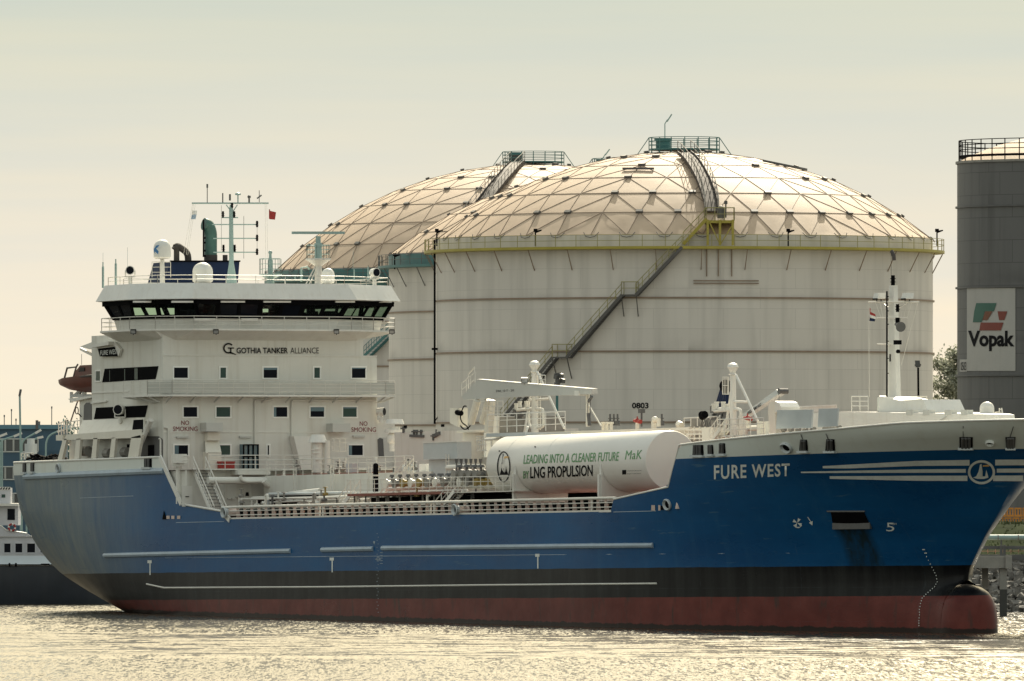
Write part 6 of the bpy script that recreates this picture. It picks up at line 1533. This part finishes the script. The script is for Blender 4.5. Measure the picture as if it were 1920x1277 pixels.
for u0, u1 in ((7,21),(28,43),(50,67),(75,92),(-20,-6)):
    w_ = MB(); a, b = bl(u0,1037,.97), bl(u1,1018,.97)
    for p, q in (((a.x,a.z),(b.x,a.z)),((a.x,b.z),(b.x,b.z)),((a.x,a.z),(a.x,b.z)),((b.x,a.z),(b.x,b.z))): w_.bar((p[0],.95,p[1]), (q[0],.95,q[1]), .1)
    wo_ = w_.build('window', 'barge_white', cb, smooth=False); MB().quad((a.x,.96,a.z),(b.x,.96,a.z),(b.x,.96,b.z),(a.x,.96,b.z)).build('pane', 'glass_dark', wo_, smooth=False)
m = MB().prism([bl(-30,1006,.8), bl(-30,985,.8), bl(2,986,.8), bl(12,994,.8), bl(50,1000,.8), bl(60,1006,.8)], (0,.15,0)); m.build('bulwark', 'barge_white', cb, smooth=False)
m = MB().tube([bl(-30,985,.8), bl(2,986,.8), bl(12,994,.8), bl(50,1000,.8)], .06).box((bl(-300,1007).x,.85,bl(0,1007).z),(bl(215,1007).x,1.0,bl(0,1006).z)); m.build('trim', 'white', cb)
m = MB(); bx(m,-60,948,34,985,1.5,5); m.build('wheelhouse_wall', 'barge_white', cb, smooth=False); m = MB(); bx(m,-62,944,35,949,1.0,6); m.build('wheelhouse_roof', 'white', cb, smooth=False)
MB().quad(bl(14,975,1.47), bl(28,975,1.47), bl(28,954,1.47), bl(14,954,1.47)).build('wheelhouse_window', 'glass_dark', cb, smooth=False)
m = MB(); bx(m,-40,915,20,945,2,3); m.build('top_cabin', 'barge_white', cb, smooth=False); MB().quad(bl(3,933,1.97), bl(10,933,1.97), bl(10,927,1.97), bl(3,927,1.97)).build('cabin_window', 'glass_green', cb, smooth=False)
m = MB()
for i in range(6): m.prism([bl(-10+i*5,918,1.95), bl(-7.5+i*5,918,1.95), bl(-5.5+i*5,914,1.95), bl(-8+i*5,914,1.95)], (0,.03,0))
m.build('warning_stripe', 'black', cb, smooth=False); MB().quad(bl(-40,919,1.98), bl(20,919,1.98), bl(20,913,1.98), bl(-40,913,1.98)).build('stripe_board', 'white', cb, smooth=False)
lbuoy = Loc(22, 886.6); g = tag(empty('lifebuoy', lbuoy.p, LR), 'red and white lifebuoy on the white cabin side of the barge', 'lifebuoy'); c_ = lbuoy(22.5, 989, 0)
for q, mat in ((0,'red'),(1,'white')):
    m = MB()
    for k in range(4):
        t0 = k*math.pi/2+q*math.pi*.34; t1 = t0+(math.pi*.34 if q == 0 else math.pi*.16); m.tube([c_+Vector((.27*math.cos(t0+(t1-t0)*i/5), 0, .27*math.sin(t0+(t1-t0)*i/5))) for i in range(6)], .09, 6)
    m.build('ring_segment', mat, g)
# offices
of = Loc(20, 1000); O = tag(empty('office_building', of.p, LR), 'long dark blue flat roofed office with white framed window rows at left', 'building')
paint('cladding', (.035,.085,.135), .5, .08, 1); paint('fascia', (.09,.20,.26), .5, .06, 1); paint('frame_white', (.50,.52,.50), .5, .06, 1); paint('office_glass', (.05,.06,.065), .12, .4, .3)
def ob(m, u0, v0, u1, v1, y0, dy): a, b = of(u0, v1, 0), of(u1, v0, 0); return m.box((a.x, y0, a.z), (b.x, y0+dy, b.z))
m = MB(); ob(m,-420,804,116,1040,0,14); m.build('wall', 'cladding', O, smooth=False); m = MB(); ob(m,-424,796.5,119,804.5,-.3,14.6); m.build('roof', 'fascia', O, smooth=False)
m = MB(); 
for i in range(130): u = 72+i*.9 if i < 48 else -420+i*2; m.box((of(u,0).x-.03,-.04,of(0,872).z),(of(u,0).x+.03,0,of(0,846).z)) if 72 <= u <= 116 else None
m.build('wall_rib', 'cladding', O, smooth=False); m = MB(); ob(m,66,790,73,797,2,1); ob(m,67,788,72,805,-.35,.3); m.build('chimney', 'darkgrey', O, smooth=False)
for (v0, v1) in ((824,846),(876,898),(926,948)):
    m = MB(); ob(m,-420,v0-2,72,v0,-.12,.2); ob(m,-420,v1,72,v1+2,-.12,.2); m.build('window_sill', 'frame_white', O, smooth=False)
    for i in range(9):
        u = 57-i*15.5
        if u < -80: break
        a, b = of(u, v1-.5), of(u+14.5, v0+.5); w_ = MB()
        for p, q in (((a.x,a.z),(a.x,b.z)),((b.x,a.z),(b.x,b.z))): w_.bar((p[0],-.06,p[1]), (q[0],-.06,q[1]), .16, .1)
        wo_ = w_.build('window', 'frame_white', O, smooth=False); MB().quad((a.x,-.03,a.z),(b.x,-.03,a.z),(b.x,-.03,b.z),(a.x,-.03,b.z)).build('pane', 'office_glass', wo_, smooth=False)
m = MB()
for u, v in ((8,778),(21.5,767),(97,762),(30,785),(110,790)): m.cyl(of(u,800,5), of(u,v,5), .04, n=4); m.cyl(of(u,v+4,5), of(u,v,5), .07, n=5)
m.build('roof_aerial', 'darkgrey', O)
# lamps along the quay
def lampost(label, ub, vb, px, head, dist, r=.09, hw=(.9,.16)):
    L = Loc(ub, dist); g = tag(empty('street_lamp', L.p, LR), label, 'street lamp', 'street lamps along the left quay')
    base = L(ub, vb); base.z = 3.6; m = MB().tube([base]+[L(u, v) for u, v in px], r, 6, .5); m.build('pole', 'tealpale', g)
    a, b = L(*head[0]), L(*head[1]); MB().bar(a, b, .28, .2).build('lamp_head', head[2], g, smooth=False)
lampost('tallest street lamp, straight single pole topping the blue office', 39,950, [(39,860),(37,742)], ((36.5,743),(39,730),'darkgrey'), 940, .1)
lampost('street lamp with long arm, lamp just below the office chimney', 41,950, [(41,826),(66,812)], ((66,812.5),(77,806),'white'), 938)
lampost('leftmost street lamp, thin pole over the barge wheelhouse', 4,950, [(4,826),(-4,822)], ((-3,819),(13,813),'white'), 930)
lampost('short street lamp bent left of the pale winch post', 50,950, [(50,838),(56,828),(70,821)], ((70,821.5),(81,819),'white'), 925)
lampost('street lamp with curved arm close to the white mooring wing', 86,950, [(86,830),(92,816),(108,809)], ((107,809.5),(118,806.5),'white'), 935)
lampost('street lamp whose arm starts far left and ends at the tallest pole', 0,950, [(0,826),(26,818)], ((26,818.5),(41,812),'white'), 945)
# yard floodlights beyond the ship
L = Loc(1046, 930); g = tag(empty('yard_floodlight', L.p, LR), 'floodlight cluster on a blue grey pole before the biggest tank', 'floodlight', 'yard floodlights behind the ship')
b0 = L(1044.5,800); b0.z = 3.6; MB().cyl(b0, L(1044.5,722), .12, n=8).build('pole', 'teal', g)
m = MB()
for u, v in ((1041,706),(1049,703),(1044,713),(1052,713),(1042,720)): m.bar(L(u,v), L(u+5,v+2,-.3), .35, .35)
m.bar(L(1039,702), L(1052,700), .4, .15).build('lamp_head', 'darkgrey', g, smooth=False)
L = Loc(1722, 930); g = tag(empty('yard_floodlight', L.p, LR), 'single square floodlight on a thin dark pole right of the foremast', 'floodlight', 'yard floodlights behind the ship')
b0 = L(1725,760); b0.z = 3.6; MB().cyl(b0, L(1721.5,689), .09, n=8).build('pole', 'black', g); MB().prism([L(1715.5,676), L(1724.5,676), L(1726,688), L(1717,689)], (0,.3,0)).bar(L(1715,685), L(1727,684), .15).build('lamp_head', 'darkgrey', g, smooth=False)
# ------------------------------------------------------------------ right bank: jetty, pipeline, barriers, shed, trees
J = Loc(1880, 817); g = tag(empty('jetty', J.p, LR), 'concrete jetty on square piles beyond the bow', 'jetty'); ju = J(1600,0).x, J(2500,0).x
for u0, u1, vb in ((1841,1853,1180),(1874.5,1888,1180),(1760,1772,1180),(1952,1966,1180),(2030,2044,1180),(2110,2124,1180)):
    dy = 3.0 if u0 in (1841,1760) else 0; a, b = J(u0, vb, dy), J(u1, 1064, dy); p_ = empty('pile', parent=g)
    w_ = max(.3, (b.x-a.x)); z_ = J(u0,1105,dy).z
    MB().box((a.x,dy,z_),(b.x,dy+w_,b.z)).build('pile_shaft', 'concrete', p_, smooth=False); MB().box((a.x,dy,-2),(b.x,dy+w_,z_)).build('wet_foot', 'concrete_wet', p_, smooth=False)
m = MB()
for u0 in (1825, 1935, 2045): a, b = J(u0,1065), J(u0+72,1042.5); m.box((a.x,-.3,a.z),(b.x-.3,4,b.z)); a, b = J(u0+60,1066,-.31), J(u0+72,1042,-.31); m.box((a.x,-.6,a.z),(b.x,0,b.z))
m.build('crosshead', 'concrete', g, smooth=False)
m = MB(); a = J(1800,1050); m.box((ju[0],.3,J(0,1051).z),(ju[1],.8,J(0,1040).z)).box((ju[0],1.2,J(0,1030).z),(ju[1],1.6,J(0,1024).z)); 
for u in (1877,1883,1825,1955): m.bar(J(u,1042,1), J(u,1022,1), .2)
m.build('walkway_beam', 'darkgrey', g, smooth=False)
m = MB(); rails(m, [Vector((J(1840,0).x,2.2,J(0,1038).z)), Vector((J(2100,0).x,2.2,J(0,1038).z))], .35, 2, .6, .03); m.build('railing', 'rust_pink', g, fix=False)
pg_ = tag(empty('pipeline', J.p, LR), 'thick silver pipeline running along the top of the jetty', 'pipeline'); z = J(0,1007.5,2.4).z
MB().cyl((ju[0],2.4,z), (ju[1],2.4,z), .2, n=14).build('pipe_run', 'tealpale', pg_); m = MB()
for u in range(1760, 2300, 38): x = J(u,0).x; m.cyl((x-.04,2.4,z), (x+.04,2.4,z), .23, n=14)
m.build('pipe_joint', 'steel', pg_); m = MB()
for u in range(1770, 2300, 55): x = J(u,0).x; m.bar((x,2.4,z-.2), (x,2.4,J(0,1030).z), .12)
m.build('pipe_support', 'darkgrey', pg_, smooth=False)
pg_ = tag(empty('pipeline', J.p, LR), 'dark lower pipeline tucked under the jetty walkway', 'pipeline'); z = J(0,1046,3).z; MB().cyl((ju[0],3,z), (ju[1],3,z), .22, n=12).build('pipe_run', 'steel', pg_)
paint('barrier_orange', (.60,.24,.03), .5, .12, 1)
bo = Loc(1900, 868); labs = {}
names = ['bottom row', 'top row']
for r in range(2):
    for c_ in range(8):
        u0 = 1868+c_*15+r*4; v1 = 987-r*18; a, b = bo(u0, v1), bo(u0+14, v1-17)
        if c_ == 0 and r == 0: first = True
        g = tag(empty('road_barrier', bo.p, LR), ('slotted orange plastic barrier in the bottom row of the stack beyond the bow' if r == 0 else 'slotted orange plastic barrier in the top row of the stack beyond the bow'), 'barrier', ('bottom row of orange barriers' if r == 0 else 'top row of orange barriers'))
        m = MB(); w_ = b.x-a.x; h = b.z-a.z
        m.box((a.x,0,a.z),(b.x,.5,a.z+h*.22)).box((a.x+.02,.05,b.z-h*.18),(b.x-.02,.45,b.z)).box((a.x+.02,.1,a.z+h*.22),(a.x+w_*.22,.4,b.z-h*.18)).box((a.x+w_*.42,.1,a.z+h*.22),(a.x+w_*.6,.4,b.z-h*.18)).box((b.x-w_*.2,.1,a.z+h*.22),(b.x-.02,.4,b.z-h*.18))
        m.build('barrier_body', 'barrier_orange', g, smooth=False)
sh = Loc(1930, 905); g = tag(empty('shed', sh.p, LR), 'dark grey ribbed shed behind the orange barriers', 'shed'); a, b = sh(1870,1000), sh(2300,905)
paint('shed_wall', (.035,.04,.05), .6, .15, 1); MB().box((a.x,0,3.4),(b.x,6,b.z)).build('wall', 'shed_wall', g, smooth=False); m = MB()
for i in range(30): x = a.x+.3+i*.62; m.box((x,-.06,4),(x+.08,0,b.z-.1))
m.build('wall_rib', 'steel', g, smooth=False); MB().box((a.x-.2,-.3,b.z),(b.x+.2,6.3,b.z+.25)).build('roof', 'darkgrey', g, smooth=False)
paint('leaf_grey', (.28,.30,.25), .7, .3, 1.5); paint('leaf', (.20,.215,.15), .7, .4, 1.5); paint('leaf_pale', (.42,.44,.36), .7, .3, 1.5); paint('leaf_blue', (.07,.13,.12), .7, .3, 1.5); paint('bark', (.10,.085,.07), .9, .3, 2)
for k_ in ('leaf','leaf_pale','leaf_grey','leaf_blue'):      # leaves let the light through
    nt = MAT[k_].node_tree; b = nt.nodes['Principled BSDF']; tr = N(nt, 'ShaderNodeBsdfTranslucent'); mx = N(nt, 'ShaderNodeMixShader'); mx.inputs[0].default_value = .5
    nt.links.new(b.inputs['Base Color'].links[0].from_socket, tr.inputs[0]); nt.links.new(b.outputs[0], mx.inputs[1]); nt.links.new(tr.outputs[0], mx.inputs[2]); nt.links.new(mx.outputs[0], nt.nodes['Material Output'].inputs[0])
def tree(label, u, dist, zt, zb, hw, nleaf, mats, seed, shape=1.0, leaf=.2):
    L = Loc(u, dist); g = tag(empty('tree', (L.p[0], L.p[1], 3.5), LR), label, 'tree'); rr = random.Random(seed); H = zt-3.5
    m = MB().tube([Vector((0,0,0)), Vector((.1,0,H*.4)), Vector((0,.1,H*.75)), Vector((.05,0,H*.96))], .16, 7)
    tips = []
    for i in range(46):
        t = rr.uniform(.12, .95); a = rr.uniform(0, 6.28); w_ = hw*min(1, (1-t)**shape*1.35+.12)*rr.uniform(.55,1.0)
        p = Vector((0,0,H*t*.94)); q = p+Vector((w_*math.cos(a), w_*math.sin(a), w_*.55*rr.uniform(.5,1.3))); m.tube([p, p.lerp(q,.5)+Vector((0,0,.15)), q], .035, 4); tips += [q, p.lerp(q,.65), p.lerp(q,.35)]
    m.build('trunk', 'bark', g, fix=False)
    for k, mat in enumerate(mats):
        m = MB()
        for i in range(nleaf//len(mats)):
            c_ = tips[rr.randrange(len(tips))]; c_ = c_+Vector((rr.gauss(0,.45), rr.gauss(0,.45), rr.gauss(0,.45)))
            a = rr.uniform(0,6.28); e = rr.uniform(-1.2,1.2); d = Vector((math.cos(a)*math.cos(e), math.sin(a)*math.cos(e), math.sin(e)))*leaf*rr.uniform(.6,1.2); s_ = d.cross(Vector((rr.uniform(-1,1), rr.uniform(-1,1), rr.uniform(-1,1)))).normalized()*leaf*.45
            m.v += [c_-d, c_+s_, c_+d, c_-s_]; n0 = len(m.v)-4; m.f.append((n0, n0+1, n0+2, n0+3))
        m.build('crown', mat, g, smooth=False, fix=False)
tree('airy grey green poplar between the biggest tank and the slate tank', 1806, 1060, 24.2, 4, 4.6, 26000, ['leaf','leaf_pale','leaf_grey'], 11, .55, .22)
tree('small blue green tree top showing over the office roof', 124, 1020, 16.4, 4, 1.6, 1500, ['leaf_blue'], 12, .5, .2)
tree('dark bush top right of the office roof behind the mooring wing', 140, 1035, 14.8, 4, 2.0, 1500, ['leaf_blue'], 13, .5, .2)
